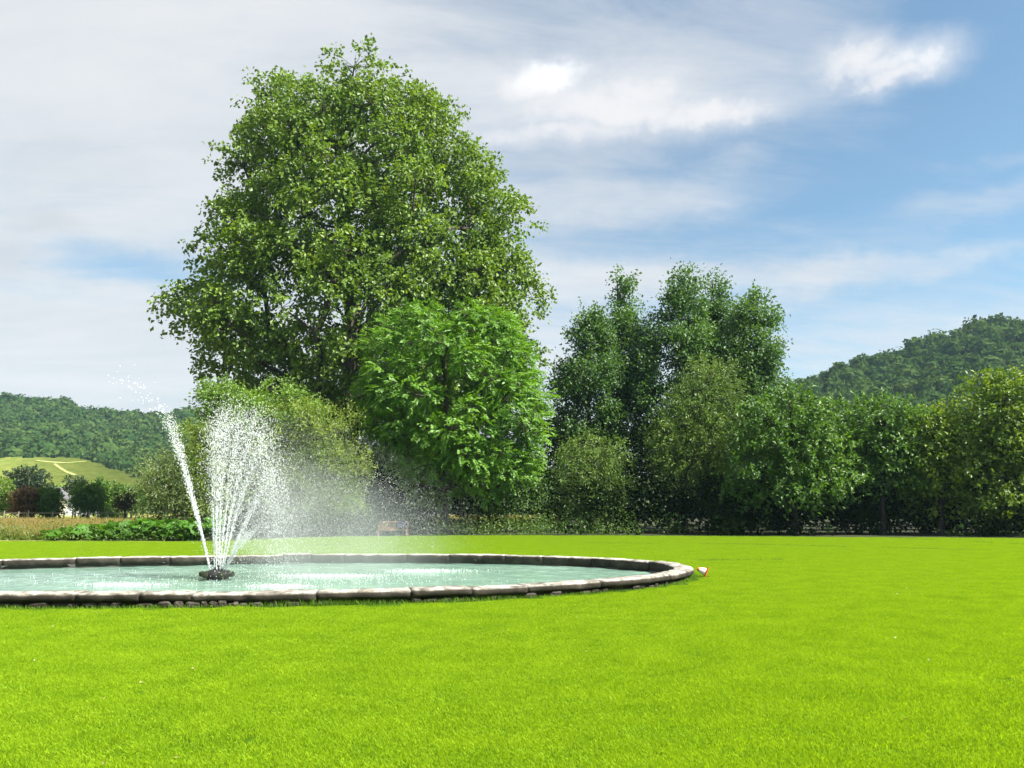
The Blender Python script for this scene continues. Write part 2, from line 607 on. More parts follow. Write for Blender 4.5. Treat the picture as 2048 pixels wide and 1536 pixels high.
def outside_basin(x, y, off=0.0):
    q = np.stack([x, y], -1) - BC
    return np.linalg.norm(q, axis=-1) > rim_r(np.arctan2(q[..., 1], q[..., 0])) + off


# ------------------------------------------------------------------ ground sheets
LAWN_EDGE = [at_z(x, y, 0)[:2] for x, y in ((-500, 1087), (0, 1083.5), (450, 1083), (520, 1079), (610, 1075.5), (700, 1073.5), (900, 1071.5), (1050, 1071), (1300, 1072),
                                            (1600, 1074), (2048, 1077), (2500, 1081))]
LAWN_POLY = np.array(LAWN_EDGE + [np.array((42, 20)), np.array((42, -14)), np.array((-45, -14))])


def poly_r(t, poly):
    d = np.array((math.cos(t), math.sin(t)))
    best = 1e9
    for i in range(len(poly)):
        a, b = poly[i] - BC, poly[(i + 1) % len(poly)] - BC
        e = b - a
        den = d[0] * e[1] - d[1] * e[0]
        if abs(den) < 1e-9:
            continue
        k = (a[0] * e[1] - a[1] * e[0]) / den
        w = (a[0] * d[1] - a[1] * d[0]) / den
        if k > 0 and -1e-6 <= w <= 1 + 1e-6:
            best = min(best, k)
    return best


def ring_sheet(name, radii, z, mat, n=360, kind='structure'):
    t = np.linspace(-math.pi, math.pi, n, endpoint=False)
    inner = rim_p(t, -0.2)
    rings = [inner]
    m = len(radii(0.0))
    outs = np.array([radii(q) for q in t])
    for k in range(m):
        rings.append(BC + outs[:, k:k + 1] * np.stack([np.cos(t), np.sin(t)], -1))
    v = np.vstack([np.column_stack([r, np.full(n, z)]) for r in rings])
    f = []
    for i in range(m):
        for k in range(n):
            f.append((i * n + k, (i + 1) * n + k, (i + 1) * n + (k + 1) % n, i * n + (k + 1) % n))
    return tag(mesh(name, v, f, mat), kind=kind)


ring_sheet('ground', lambda t: [60.0, 300.0, 1500.0, 3500.0], -0.012, M['soil'], 240)
ring_sheet('lawn', lambda t: [0.5 * poly_r(t, LAWN_POLY) + 4, poly_r(t, LAWN_POLY)], 0.0, M['lawnbase'], 480)
# rough meadow beyond the lawn
mv = [at_z(-1500, 1086, 0), at_z(325, 1083, 0), at_y(330, 1040, 56), at_y(345, 1030, 120), np.array((-100, 400, 0)), np.array((-420, 400, 0))]
mv = [np.array((q[0], q[1] + (0.3 if i < 2 else 0), -0.006)) for i, q in enumerate(mv)]
mg = [np.array((q[0], q[1], -0.006)) for q in (at_y(880, 1040, 62), at_y(1120, 1040, 62), at_y(1130, 1030, 110), at_y(870, 1030, 110))]
tag(mesh('meadow_field', mg, [(0, 1, 2, 3)], M['meadowbase']), kind='structure')
tag(mesh('meadow_field', mv, [tuple(range(len(mv)))], M['meadowbase']), kind='structure')


# ------------------------------------------------------------------ grass
def blades(pos, h, w, lean=0.35, up=None):
    """bent blades: two triangles each"""
    n = len(pos)
    a = rng.uniform(0, 6.283, n)
    side = np.stack([np.cos(a), np.sin(a), np.zeros(n)], -1)
    b = a + rng.normal(0, 0.8, n) + 1.57
    ln = np.abs(rng.normal(0, lean, n))[:, None] * h[:, None]
    bend = np.stack([np.cos(b), np.sin(b), np.zeros(n)], -1) * ln
    upv = np.zeros((n, 3))
    upv[:, 2] = 1
    v = np.empty((n, 4, 3))
    v[:, 0] = pos - side * w[:, None] / 2
    v[:, 1] = pos + side * w[:, None] / 2
    v[:, 2] = pos + upv * h[:, None] * 0.6 + bend * 0.35 + side * w[:, None] * 0.35
    v[:, 3] = pos + upv * h[:, None] + bend
    k = np.arange(n)[:, None] * 4
    f = np.concatenate([k + np.array([[0, 1, 2]]), k + np.array([[0, 2, 3]])], 1).reshape(-1, 3)
    return v.reshape(-1, 3), f


# the mown lawn: one patch of blades repeated over the ground by geometry nodes
PATCH, STEP = 0.72, 0.5
npb = 5600
bp_ = np.column_stack([rng.uniform(-PATCH / 2, PATCH / 2, (npb, 2)), np.zeros(npb)])
bv, bf = blades(bp_, rng.uniform(0.012, 0.030, npb) * (1 + 0.2 * rng.normal(size=npb)).clip(0.5, 1.6), rng.uniform(0.0030, 0.0052, npb), 0.55)
gx, gy = np.meshgrid(np.arange(-40, 40, STEP), np.arange(2.6, 49, STEP))
tp = np.column_stack([gx.ravel(), gy.ravel()]) + rng.uniform(-0.12, 0.12, (gx.size, 2))
keep = (np.abs(tp[:, 0]) < 0.78 * tp[:, 1] + 2.5) & outside_basin(tp[:, 0], tp[:, 1], 0.36)
qa = tp - BC
pr = np.array([poly_r(math.atan2(q[1], q[0]), LAWN_POLY) if k else 0 for q, k in zip(qa, keep)])
keep &= np.linalg.norm(qa, axis=1) < pr - 0.3
tp = tp[keep]
nt = len(tp)
lv = np.vstack([bv, np.column_stack([tp, np.zeros(nt)])])
lawn_grass = mesh('lawn_grass', lv, bf, M['grass'])
tag(lawn_grass, 'bright yellow-green mown lawn grass around the fountain basin', 'grass', kind='stuff')
me = lawn_grass.data
at = me.attributes.new('tile', 'BOOLEAN', 'POINT')
fl = np.zeros(len(lv), dtype=bool)
fl[len(bv):] = True
at.data.foreach_set('value', fl)
at = me.attributes.new('turn', 'FLOAT', 'POINT')
tv = np.zeros(len(lv), dtype=np.float32)
tv[len(bv):] = rng.uniform(0, 6.283, nt)
at.data.foreach_set('value', tv)
at = me.attributes.new('size', 'FLOAT', 'POINT')
sv = np.ones(len(lv), dtype=np.float32)
sv[len(bv):] = rng.uniform(0.85, 1.15, nt) + 0.09 * wob(np.column_stack([tp, np.zeros(nt)]), 0.9)
at.data.foreach_set('value', sv)
ng = bpy.data.node_groups.new('lawn_tiles', 'GeometryNodeTree')
ng.interface.new_socket('Geometry', in_out='INPUT', socket_type='NodeSocketGeometry')
ng.interface.new_socket('Geometry', in_out='OUTPUT', socket_type='NodeSocketGeometry')
gi, go = ng.nodes.new('NodeGroupInput'), ng.nodes.new('NodeGroupOutput')
na = ng.nodes.new('GeometryNodeInputNamedAttribute')
na.data_type = 'BOOLEAN'
na.inputs['Name'].default_value = 'tile'
nb = ng.nodes.new('GeometryNodeInputNamedAttribute')
nb.data_type = 'FLOAT'
nb.inputs['Name'].default_value = 'turn'
nc = ng.nodes.new('GeometryNodeInputNamedAttribute')
nc.data_type = 'FLOAT'
nc.inputs['Name'].default_value = 'size'
sp = ng.nodes.new('GeometryNodeSeparateGeometry')
sp.domain = 'POINT'
mp = ng.nodes.new('GeometryNodeMeshToPoints')
ip = ng.nodes.new('GeometryNodeInstanceOnPoints')
cx = ng.nodes.new('ShaderNodeCombineXYZ')
c1 = ng.nodes.new('ShaderNodeCombineXYZ')
L = ng.links.new
L(gi.outputs[0], sp.inputs['Geometry'])
L(na.outputs['Attribute'], sp.inputs['Selection'])
L(sp.outputs['Selection'], mp.inputs['Mesh'])
L(mp.outputs[0], ip.inputs['Points'])
L(sp.outputs['Inverted'], ip.inputs['Instance'])
L(nb.outputs['Attribute'], cx.inputs[2])
L(cx.outputs[0], ip.inputs['Rotation'])
c1.inputs[0].default_value = c1.inputs[1].default_value = 1
L(nc.outputs['Attribute'], c1.inputs[2])
L(c1.outputs[0], ip.inputs['Scale'])
L(ip.outputs[0], go.inputs[0])
md = lawn_grass.modifiers.new('tiles', 'NODES')
md.node_group = ng

# unmown fringe along the foot of the basin wall
n = 26000
t = t_of_s(rng.uniform(0, PERIM, n))
o_ = np.abs(rng.normal(0, 0.11, n)) - 0.06
p = rim_p(t, o_)
hh = (0.035 + 0.06 * rng.random(n) ** 1.6) * (1.0 + 0.6 * wob(np.column_stack([p, np.zeros(n)]), 1.3)).clip(0.5, 2)
v, f = blades(np.column_stack([p, np.zeros(n)]), hh, rng.uniform(.005, .010, n), 0.4)
tag(mesh('fringe_grass', v, f, M['longgrass']), 'longer unmown grass along the foot of the stone basin wall', 'grass', kind='stuff')
# low ridges of longer grass across the lawn
segs = [((1080, 1086), (1500, 1090)), ((1500, 1090), (2060, 1104)), ((1395, 1122), (1565, 1121)), ((1520, 1121), (1562, 1120)), ((620, 1092), (760, 1088)), ((1750, 1075), (2060, 1090))]
ps = []
for a, b in segs:
    A, B = at_z(*a, 0), at_z(*b, 0)
    k = int(np.linalg.norm(B - A) * 110)
    u = rng.random(k)[:, None]
    q = A + (B - A) * u + np.column_stack([rng.normal(0, .05, k), rng.normal(0, .09, k), np.zeros(k)])
    q = q[wob(q, 1.4) > -0.15]
    ps.append(q)
for a, b in zip(LAWN_EDGE[:-1], LAWN_EDGE[1:]):
    k = int(np.linalg.norm(b - a) * 130)
    u = rng.random(k)[:, None]
    q = a + (b - a) * u + rng.normal(0, .10, (k, 2))
    q = np.column_stack([q, np.zeros(k)])
    ps.append(q[wob(q, 1.1) > -0.35])
ps = np.vstack(ps)
v, f = blades(ps, rng.uniform(.05, .085, len(ps)), rng.uniform(.006, .010, len(ps)), 0.5)
tag(mesh('ridge_grass', v, f, M['longgrass']), 'thin lines of longer darker grass across the far lawn', 'grass', kind='stuff')
# meadow of tall seeding grass
n = 60000
yy = 40.5 + 24 * rng.random(n) ** 1.3
pxx = rng.uniform(-420, 335, n)
xx = (pxx - 1024) / F * yy
hh = rng.uniform(.35, 1.0, n) * np.interp(yy, [40, 46, 55, 65], [.55, .75, .95, .95])
hh *= np.where((pxx > 100) & (yy < 46), 0.6, 1)
v, f = blades(np.column_stack([xx, yy, np.zeros(n)]), hh, rng.uniform(.014, .03, n), 0.3)
tag(mesh('meadow_grass', v, f, M['meadow']), 'tall tan seeding grass of the meadow beyond the butterbur bed', 'grass', kind='stuff')
n = 9000
yy = 62 + 40 * rng.random(n)
xx = (rng.uniform(880, 1130, n) - 1024) / F * yy
v, f = blades(np.column_stack([xx, yy, np.zeros(n)]), rng.uniform(.4, .9, n), rng.uniform(.03, .05, n), 0.3)
tag(mesh('meadow_grass', v, f, M['meadow']), 'sunlit meadow grass glimpsed below the walnut tree', 'grass', kind='stuff')
# fallen leaves on the lawn
n = 130
q = np.column_stack([rng.uniform(-9, 12, n), rng.uniform(5, 20, n) ** 1.0, np.full(n, .03)])
q = q[outside_basin(q[:, 0], q[:, 1], 0.3)]


def leaves(pos, axis, nrm, ln, w, fold=0.18, droop=0.12):
    """folded diamond leaves: four vertices, two triangles each"""
    n = len(pos)
    axis = norm(axis)
    side = norm(np.cross(axis, nrm))
    nn = np.cross(side, axis)
    ln, w = ln[:, None], w[:, None]
    v = np.empty((n, 4, 3))
    v[:, 0] = pos
    v[:, 1] = pos + axis * ln * .5 + side * w * .5 + nn * w * fold
    v[:, 2] = pos + axis * ln - nn * ln * droop
    v[:, 3] = pos + axis * ln * .5 - side * w * .5 + nn * w * fold
    k = np.arange(n)[:, None] * 4
    f = np.concatenate([k + np.array([[0, 1, 2]]), k + np.array([[0, 2, 3]])], 1).reshape(-1, 3)
    return v.reshape(-1, 3), f


u1 = rand_unit(len(q))
u1[:, 2] *= 0.2
u2 = np.tile((0, 0, 1.0), (len(q), 1)) + 0.3 * rng.normal(size=(len(q), 3))
v, f = leaves(q, u1, u2, rng.uniform(.025, .05, len(q)), rng.uniform(.02, .03, len(q)))
M['dry'] = leaf_mat('dry_leaf', (.20, .15, .05), (.34, .27, .12), (.52, .47, .32), .3, .05)
tag(mesh('fallen_leaves', v, f, M['dry']), 'small pale fallen leaves scattered on the lawn', 'leaves', kind='stuff')

# ------------------------------------------------------------------ fountain basin
basin = empty('fountain_basin', (BC[0], BC[1], 0), 'low oval stone basin wall with lichen covered coping around the green pool', 'basin')
PROF = np.array([(-.41, .0), (-.415, .205), (-.40, .228), (-.22, .234), (-.02, .233), (.025, .224), (.045, .195), (.044, .135), (.02, .105), (-.08, .085)])
s_right = float(s_of_t(-0.12))            # the blunt right end of the oval
s0 = 0.0
k = 0
s_mid = s_of_t(math.atan2(13.35 - BC[1], -4.8 - BC[0]))      # the decayed stretch below the fountain head
while s0 < PERIM - 0.3:
    ln = float(rng.uniform(.8, 2.2))
    if s0 + ln > PERIM - 0.6:
        ln = PERIM - s0
    ns = max(8, int(ln / 0.08))
    s = np.linspace(s0 + 0.006, s0 + ln - 0.006, ns)
    tq = t_of_s(s)
    decay = math.exp(-((s0 + ln / 2 - s_mid) / 1.3) ** 2)
    dz = rng.normal(0, 0.010)
    do = rng.normal(0, 0.010)
    V = []
    for i in range(ns):
        for (o, z) in PROF:
            e = min(i, ns - 1 - i)
            V.append((*rim_p(tq[i], o + do), z + dz))
    V = np.array(V)
    amp = 0.010 + 0.026 * decay
    nrm = norm(np.column_stack([V[:, :2] - rim_p(np.repeat(tq, len(PROF)), -0.2), V[:, 2] - 0.14]))
    V = V + nrm * (wob(V, 3.0, k % 5)[:, None] * amp + wob(V, 11.0, (k + 2) % 5)[:, None] * amp * .7)
    chip = np.maximum(0, wob(V, 9.0, (k + 1) % 5) - .42) * .07 * np.tile((np.array([z for _, z in PROF]) > .12), ns)
    V = V - nrm * chip[:, None]
    # worn shoulders at the joints
    for i in (0, ns - 1):
        sl = slice(i * len(PROF), (i + 1) * len(PROF))
        V[sl] = V[sl] - nrm[sl] * 0.003
    m = len(PROF)
    fc = []
    for i in range(ns - 1):
        for j in range(m):
            fc.append((i * m + j, i * m + (j + 1) % m, (i + 1) * m + (j + 1) % m, (i + 1) * m + j))
    fc.append(tuple(range(m))[::-1])
    fc.append(tuple((ns - 1) * m + j for j in range(m)))
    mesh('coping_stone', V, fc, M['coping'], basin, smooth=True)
    s0 += ln
    k += 1
# inner face and recessed core of the wall
t = np.linspace(-math.pi, math.pi, 240, endpoint=False)


def band(name, o_z, mat, parent):
    m = len(o_z)
    V = np.vstack([np.column_stack([rim_p(t, o), np.full(len(t), z)]) for o, z in o_z])
    V[:, 2] += 0
    fc = []
    nn_ = len(t)
    for i in range(m - 1):
        for q in range(nn_):
            fc.append((i * nn_ + q, i * nn_ + (q + 1) % nn_, (i + 1) * nn_ + (q + 1) % nn_, (i + 1) * nn_ + q))
    return mesh(name, V, fc, mat, parent)


band('inner_face', [(-.40, .08), (-.395, .0), (-.385, -.12)], M['inner'], basin)
band('wall_core', [(-.10, .11), (-.12, .04), (-.11, -.06)], M['rubble'], basin)
# rubble stones under the coping on the near side
bs = MB()


def lump(n1=7, n2=5):
    v, f = [], []
    for i in range(n2 + 1):
        ph = math.pi * i / n2
        for j in range(n1):
            th = 2 * math.pi * j / n1
            r = 1 + random.uniform(-.18, .18)
            x, y, z = r * math.sin(ph) * math.cos(th), r * math.sin(ph) * math.sin(th), r * math.cos(ph)
            v.append([math.copysign(abs(x) ** .7, x), math.copysign(abs(y) ** .7, y), math.copysign(abs(z) ** .7, z)])
    for i in range(n2):
        for j in range(n1):
            f.append((i * n1 + j, (i + 1) * n1 + j, (i + 1) * n1 + (j + 1) % n1, i * n1 + (j + 1) % n1))
    return np.array(v), f


sa = float(s_of_t(math.atan2(14.0 - BC[1], -9.6 - BC[0])))
sb = float(s_of_t(math.atan2(17.9 - BC[1], 3.7 - BC[0])))
s = sa
while s < sb:
    wdt = random.uniform(.08, .34)
    tt_ = float(t_of_s(s + wdt / 2))
    decay = math.exp(-((s - s_mid) / 1.4) ** 2)
    c = rim_p(tt_, random.uniform(-.085, -.02) + .05 * decay)
    d = rim_p(tt_ + .01) - rim_p(tt_)
    a = math.atan2(d[1], d[0])
    v, f = lump()
    hgt = random.uniform(.022, .055) * (1 + .5 * decay)
    v = v * np.array((wdt / 2, .06, hgt))
    v = v @ np.array(Matrix.Rotation(a, 3, 'Z')).T @ np.array(Matrix.Rotation(random.uniform(-.1, .1), 3, 'Y')).T
    if random.random() < 0.75 + .25 * decay:
        mesh('rubble_stone', v + np.array((c[0], c[1], random.uniform(.02, .05))), f, M['rubble'], basin)
    s += wdt * random.uniform(.9, 1.25)
bp0 = at_z(421, 1209, 0.02)
v, f = lump(8, 4)
ob = mesh('brick', v * np.array((.085, .05, .035)) @ np.array(Matrix.Rotation(.3, 3, 'Y')).T + np.array((bp0[0], bp0[1] - .03, .035)), f, M['brick'], basin)
ob['label'] = 'broken orange brick under the coping'

# pool water
WZ = -0.03
xs = np.arange(BC[0] - 12, BC[0] + 11.4, 0.075)
ys = np.arange(BC[1] - 6.6, BC[1] + 6.6, 0.075)
X, Y = np.meshgrid(xs, ys)
P3 = np.stack([X, Y, np.zeros_like(X)], -1)
dist = np.hypot(X + 6.8, Y - 18.9)
Z = WZ + 0.010 * wob(P3, 5.0, 1) + 0.007 * wob(P3, 11.0, 2) + 0.006 * np.sin(dist * 11 + 1.5 * wob(P3, 1.5, 3)) * np.exp(-dist / 5)
idx = np.arange(X.size).reshape(X.shape)
ins = ~outside_basin(X, Y, -0.30)
q = ins[:-1, :-1] & ins[1:, :-1] & ins[:-1, 1:] & ins[1:, 1:]
f = np.stack([idx[:-1, :-1][q], idx[:-1, 1:][q], idx[1:, 1:][q], idx[1:, :-1][q]], -1)
used = np.unique(f)
rm = np.full(X.size, -1)
rm[used] = np.arange(len(used))
tag(mesh('pool_water', np.stack([X, Y, Z], -1).reshape(-1, 3)[used], rm[f], M['water'], smooth=True), kind='structure')

# ------------------------------------------------------------------ fountain head, jets and spray
FH = np.array((-6.80, 18.9, WZ))
head = empty('water_fountain', tuple(FH), 'dark mossy fountain head throwing white water jets from the pool', 'fountain')
b = MB()
b.lathe([(.0, -.06), (.20, -.05), (.235, .03), (.31, .075), (.335, .115), (.30, .150), (.22, .185), (.13, .215), (.075, .235), (.055, .29), (.03, .315), (0, .32)], 28, FH, .035)
b.build('float_body', M['iron'], head, smooth=True)
for a in (-.05, 3.2, 1.2, 2.2, 4.2, 5.3):
    v, f = lump(9, 6)
    mesh('moss_clump', v * np.array((.075, .07, .062)) + FH + np.array((.335 * math.cos(a), .335 * math.sin(a), .115)), f, M['moss'], head, smooth=True)


def tetra(pos, size, axis=None, stretch=1.0):
    n = len(pos)
    base = np.array([(1, 1, 1), (1, -1, -1), (-1, 1, -1), (-1, -1, 1)]) / 2.83
    a, b_ = rand_unit(n), rand_unit(n)
    a = norm(a)
    b_ = norm(np.cross(a, b_))
    c = np.cross(a, b_)
    v = base[None, :, 0:1] * a[:, None] + base[None, :, 1:2] * b_[:, None] + base[None, :, 2:3] * c[:, None]
    v = v * size[:, None, None]
    if axis is not None:
        ax = norm(axis)
        d = (v * ax[:, None]).sum(-1, keepdims=True)
        v = v + ax[:, None] * d * (stretch - 1)
    v = v + pos[:, None]
    k = np.arange(n)[:, None] * 4
    f = np.concatenate([k + np.array([q]) for q in ((0, 1, 2), (0, 3, 1), (0, 2, 3), (1, 3, 2))], 1).reshape(-1, 3)
    return v.reshape(-1, 3), f


JETS = [((420, 1139), (386, 985), (337, 838), -.1), ((429, 1141), (425, 1000), (426, 850), .15), ((433, 1143), (433, 990), (438, 832), -.25),
        ((437, 1142), (440, 990), (455, 815), .3), ((440, 1139), (452, 990), (482, 832), -.15), ((444, 1138), (463, 985), (512, 822), .25),
        ((447, 1138), (470, 1010), (530, 868), -.3), ((451, 1140), (483, 1050), (548, 940), .1), ((452, 1141), (466, 1095), (506, 1060), -.35)]
tops = []
jet_drops, jet_axis, jet_size = [], [], []
for (a, c, e, dyj) in JETS:
    A = at_y(*a, FH[1] + .1 * np.sign(dyj))
    C = at_y(*c, FH[1] + dyj * .6)
    E_ = at_y(*e, FH[1] + dyj)
    A[2] = max(A[2], .14)

    def bez(u):
        u = np.asarray(u)[..., None]
        return (1 - u) ** 2 * A + 2 * u * (1 - u) * C + u ** 2 * E_

    def dbez(u):
        u = np.asarray(u)[..., None]
        return 2 * (1 - u) * (C - A) + 2 * u * (E_ - C)
    uu = np.linspace(0, .42, 18)
    pp = bez(uu)
    pp[1:] += rng.normal(0, .004, (17, 3)) * np.linspace(0, 1.6, 17)[:, None]
    b = MB()
    b.tube(pp, .0085 + .005 * rng.random(18) - .005 * uu, 6)
    b.build('water_jet', M['drop'], head, smooth=True)
    nd = 2600 if a[0] < 425 else 950
    u = rng.random(nd) ** .8 * (1.0 if a[0] < 425 else 1.02)
    sg = .010 + .075 * u ** 1.6
    jet_drops.append(bez(u) + rng.normal(size=(nd, 3)) * sg[:, None])
    jet_axis.append(dbez(u))
    jet_size.append(rng.uniform(.007, .016, nd) * (1.2 - .45 * u))
    tops.append((E_, dbez(np.array(1.0))))
# the left jet breaks into a thin arc of drops
nd = 120
u = rng.random(nd) ** 1.4
A = at_y(337, 838, FH[1] - .1)
E_ = at_y(240, 752, FH[1] - .1)
C = at_y(305, 790, FH[1] - .1)
u_ = u[:, None]
jet_drops.append((1 - u_) ** 2 * A + 2 * u_ * (1 - u_) * C + u_ ** 2 * E_ + rng.normal(size=(nd, 3)) * (.06 + .14 * u_))
jet_axis.append(np.tile(E_ - A, (nd, 1)))
jet_size.append(rng.uniform(.008, .017, nd))
v, f = tetra(np.vstack(jet_drops), np.concatenate(jet_size), np.vstack(jet_axis), 3.2)
o = mesh('jet_drops', v, f, M['drop'], head)
o['kind'] = 'stuff'
# drops that have left the jets and fall to the right of them
D_, Ax, Sz = [], [], []
for i, (E_, tan) in enumerate(tops[1:-1]):
    n = 1750
    start = E_ + rng.normal(size=(n, 3)) * np.array((.16, .22, .22)) - np.abs(rng.normal(0, .5, n))[:, None] * np.array((.1, 0, 1.0))
    vx = rng.gamma(2.0, .26, n)
    vy = rng.normal(.1, .3, n)
    vz = rng.normal(.3, .9, n)
    tm = rng.random(n) * .95
    q = start + np.column_stack([vx * tm, vy * tm, vz * tm - 3.6 * tm ** 2])
    D_.append(q)
    Ax.append(np.column_stack([vx, vy, vz - 7.2 * tm]))
    Sz.append(rng.uniform(.006, .0135, n))
D_, Ax, Sz = np.vstack(D_), np.vstack(Ax), np.concatenate(Sz)
# scattered larger drops drifting far to the right, and splashes on the surface
n = 2600
pxs = 440 + 430 * rng.random(n) ** 1.5
pys = 1108 - (250 - .28 * (pxs - 440)) * rng.random(n) ** 1.1
q = np.array([at_y(x, y, z) for x, y, z in zip(pxs, pys, FH[1] + rng.normal(0, .9, n))])
D_ = np.vstack([D_, q])
Ax = np.vstack([Ax, np.tile((.5, 0, -1.0), (n, 1)) + .3 * rng.normal(size=(n, 3))])
Sz = np.concatenate([Sz, rng.uniform(.0045, .010, n)])
for (cx_, cy_, rx_, ry_, m_) in ((660, 1153, 110, 3.2, 1500), (850, 1143, 90, 2.6, 900), (250, 1171, 90, 2.6, 600), (560, 1174, 70, 3, 600), (700, 1163, 260, 10, 300), (330, 1160, 330, 14, 220)):
    q = np.array([at_z(cx_ + rx_ * x, cy_ + ry_ * y, WZ) for x, y in rng.normal(0, .5, (m_, 2))])
    q[:, 2] += .006 + np.abs(rng.normal(0, .022, m_))
    D_ = np.vstack([D_, q])
    Ax = np.vstack([Ax, np.tile((0, 0, 1.0), (m_, 1))])
    Sz = np.concatenate([Sz, rng.uniform(.006, .014, m_)])
kp = (D_[:, 2] > WZ + .005) & ~outside_basin(D_[:, 0], D_[:, 1], -.45)
v, f = tetra(D_[kp], Sz[kp], Ax[kp], 2.6)
o = mesh('spray', v, f, M['drop'], head)
o['kind'] = 'stuff'
# fine mist drifting downwind
n = 95000
pxs = 455 + 560 * rng.beta(1.35, 2.9, n)
topy = np.interp(pxs, [400, 470, 560, 700, 850, 1000], [900, 850, 840, 890, 950, 1000])
pys = 1108 - (1108 - topy) * rng.beta(1.15, 1.9, n) * 1.2
dep = FH[1] + rng.normal(.2, 1.3, n)
d = np.stack([(pxs - 1024) / F, np.cos(PITCH) - (768 - pys) / F * np.sin(PITCH), np.sin(PITCH) + (768 - pys) / F * np.cos(PITCH)], -1)
q = d * (dep / d[:, 1])[:, None] + np.array((0, 0, CAM_H))
q = q[(q[:, 2] > WZ + .02) & (q[:, 2] < 3.8)]
v, f = tetra(q, rng.uniform(.003, .0066, len(q)))
tag(mesh('mist', v, f, M['mist']), 'pale veil of fine water mist drifting beside the fountain jets', 'mist', kind='stuff')
# the finest part of it is a soft cloud of vapour
VX0, VX1, VY0, VY1, VZ1 = -7.6, -.6, 16.6, 21.6, 3.7
b = MB()
b.box(((VX0 + VX1) / 2, (VY0 + VY1) / 2, (VZ1 + .03) / 2), (VX1 - VX0, VY1 - VY0, VZ1 - .03))
vm = bpy.data.materials.new('vapour')
vm.use_nodes = True
g = G(vm.node_tree)
pos = g.n('ShaderNodeNewGeometry').outputs['Position']
sx = g.n('ShaderNodeSeparateXYZ')
g.put(sx.inputs[0], pos)
fx = g.m('MULTIPLY', g.rng(sx.outputs[0], -7.0, -4.9, 0, 1, True), g.rng(sx.outputs[0], -4.6, -.7, 1, 0, True))
ceil_ = g.rng(sx.outputs[0], -6.5, -.8, 3.3, 1.5)
fz = g.m('POWER', g.m('MAXIMUM', g.m('SUBTRACT', 1.0, g.m('DIVIDE', sx.outputs[2], ceil_)), 0.0), 0.8)
fy_ = g.m('MULTIPLY', g.rng(sx.outputs[1], 16.7, 18.4, 0, 1, True), g.rng(sx.outputs[1], 19.6, 21.5, 1, 0, True))
nv = g.rng(g.noise(pos, 0.8, 3), .3, .7, .35, 1.3)
dn = g.m('MULTIPLY', g.m('MULTIPLY', fx, fz), g.m('MULTIPLY', fy_, nv))
pv = g.n('ShaderNodeVolumePrincipled')
pv.inputs['Color'].default_value = (.95, .97, .96, 1)
pv.inputs['Anisotropy'].default_value = 0.3
g.put(pv.inputs['Density'], g.m('MULTIPLY', dn, .20))
o_ = g.n('ShaderNodeOutputMaterial')
g.t.links.new(pv.outputs[0], o_.inputs['Volume'])
tag(b.build('mist', vm), 'soft vapour cloud of the fountain drifting towards the walnut tree', 'mist', kind='stuff')


# ------------------------------------------------------------------ trees
def skeleton(base, top, targets, r0, lean=0.0, ntr=9):
    nodes = []
    par = []
    for i in range(ntr):
        u = i / (ntr - 1)
        p = base * (1 - u) + top * u
        p = p + np.array((wob(np.array((0, 0, 9 * u + base[0])), .7), wob(np.array((4, 2, 7 * u + base[0])), .7), 0)) * .03 * (top[2] - base[2]) * u
        nodes.append(p)
        par.append(i - 1)
    nodes[0] = base.copy()
    tips = np.zeros(ntr)
    axis_d = [min(np.linalg.norm(q - n_) for n_ in nodes) for q in targets]
    zmin = base[2] + .18 * (top[2] - base[2])
    for k in np.argsort(axis_d):
        q = targets[k]
        N = np.array(nodes)
        d = N - q
        hd = np.hypot(d[:, 0], d[:, 1])
        cost = np.linalg.norm(d, axis=1) + 2.2 * np.maximum(0, N[:, 2] - q[2] + .35 * hd) + (N[:, 2] < zmin) * 50
        j = int(np.argmin(cost))
        a = N[j]
        prev = j
        ln = np.linalg.norm(q - a)
        ns = max(1, min(4, int(ln / 1.2)))
        for s in range(1, ns + 1):
            u = s / ns
            p = a * (1 - u) + q * u
            if s < ns:
                p = p + rng.normal(size=3) * ln * .045 + np.array((0, 0, ln * .07 * math.sin(math.pi * u)))
            nodes.append(p)
            par.append(prev)
            prev = len(nodes) - 1
    nodes = np.array(nodes)
    w = np.ones(len(nodes)) * .25
    for i in range(len(nodes) - 1, 0, -1):
        w[par[i]] += w[i]
    rad = r0 * (w / w[0]) ** .43
    for i in range(ntr):
        rad[i] = max(rad[i], r0 * (1 - .8 * i / (ntr - 1)) * .7)
    rad[0] = r0 * 1.35
    return nodes, par, rad


def limb_mesh(nodes, par, rad, n=6, rmin=.012):
    b = np.array([i for i in range(1, len(nodes))])
    a = np.array([par[i] for i in b])
    P, Q = nodes[a], nodes[b]
    ra = np.minimum(rad[a], rad[b] * 1.5 + .01).clip(rmin)
    ra[a == 0] = rad[0]
    rb = rad[b].clip(rmin)
    return prisms(P, Q, ra, rb, n)


def prisms(P, Q, ra, rb, n=6):
    m = len(P)
    t = norm(Q - P)
    ref = np.tile((.31, .93, .2), (m, 1))
    x = norm(np.cross(t, ref))
    y = np.cross(t, x)
    an = np.linspace(0, 2 * math.pi, n, endpoint=False)
    c, s = np.cos(an)[None, :, None], np.sin(an)[None, :, None]
    rg = c * x[:, None] + s * y[:, None]
    A = P[:, None] + rg * ra[:, None, None]
    B = Q[:, None] + rg * rb[:, None, None]
    v = np.concatenate([A, B], 1).reshape(-1, 3)
    k = np.arange(m)[:, None, None] * 2 * n
    i = np.arange(n)
    f = np.stack([i, (i + 1) % n, n + (i + 1) % n, n + i], -1)[None] + k
    return v, f.reshape(-1, 4)


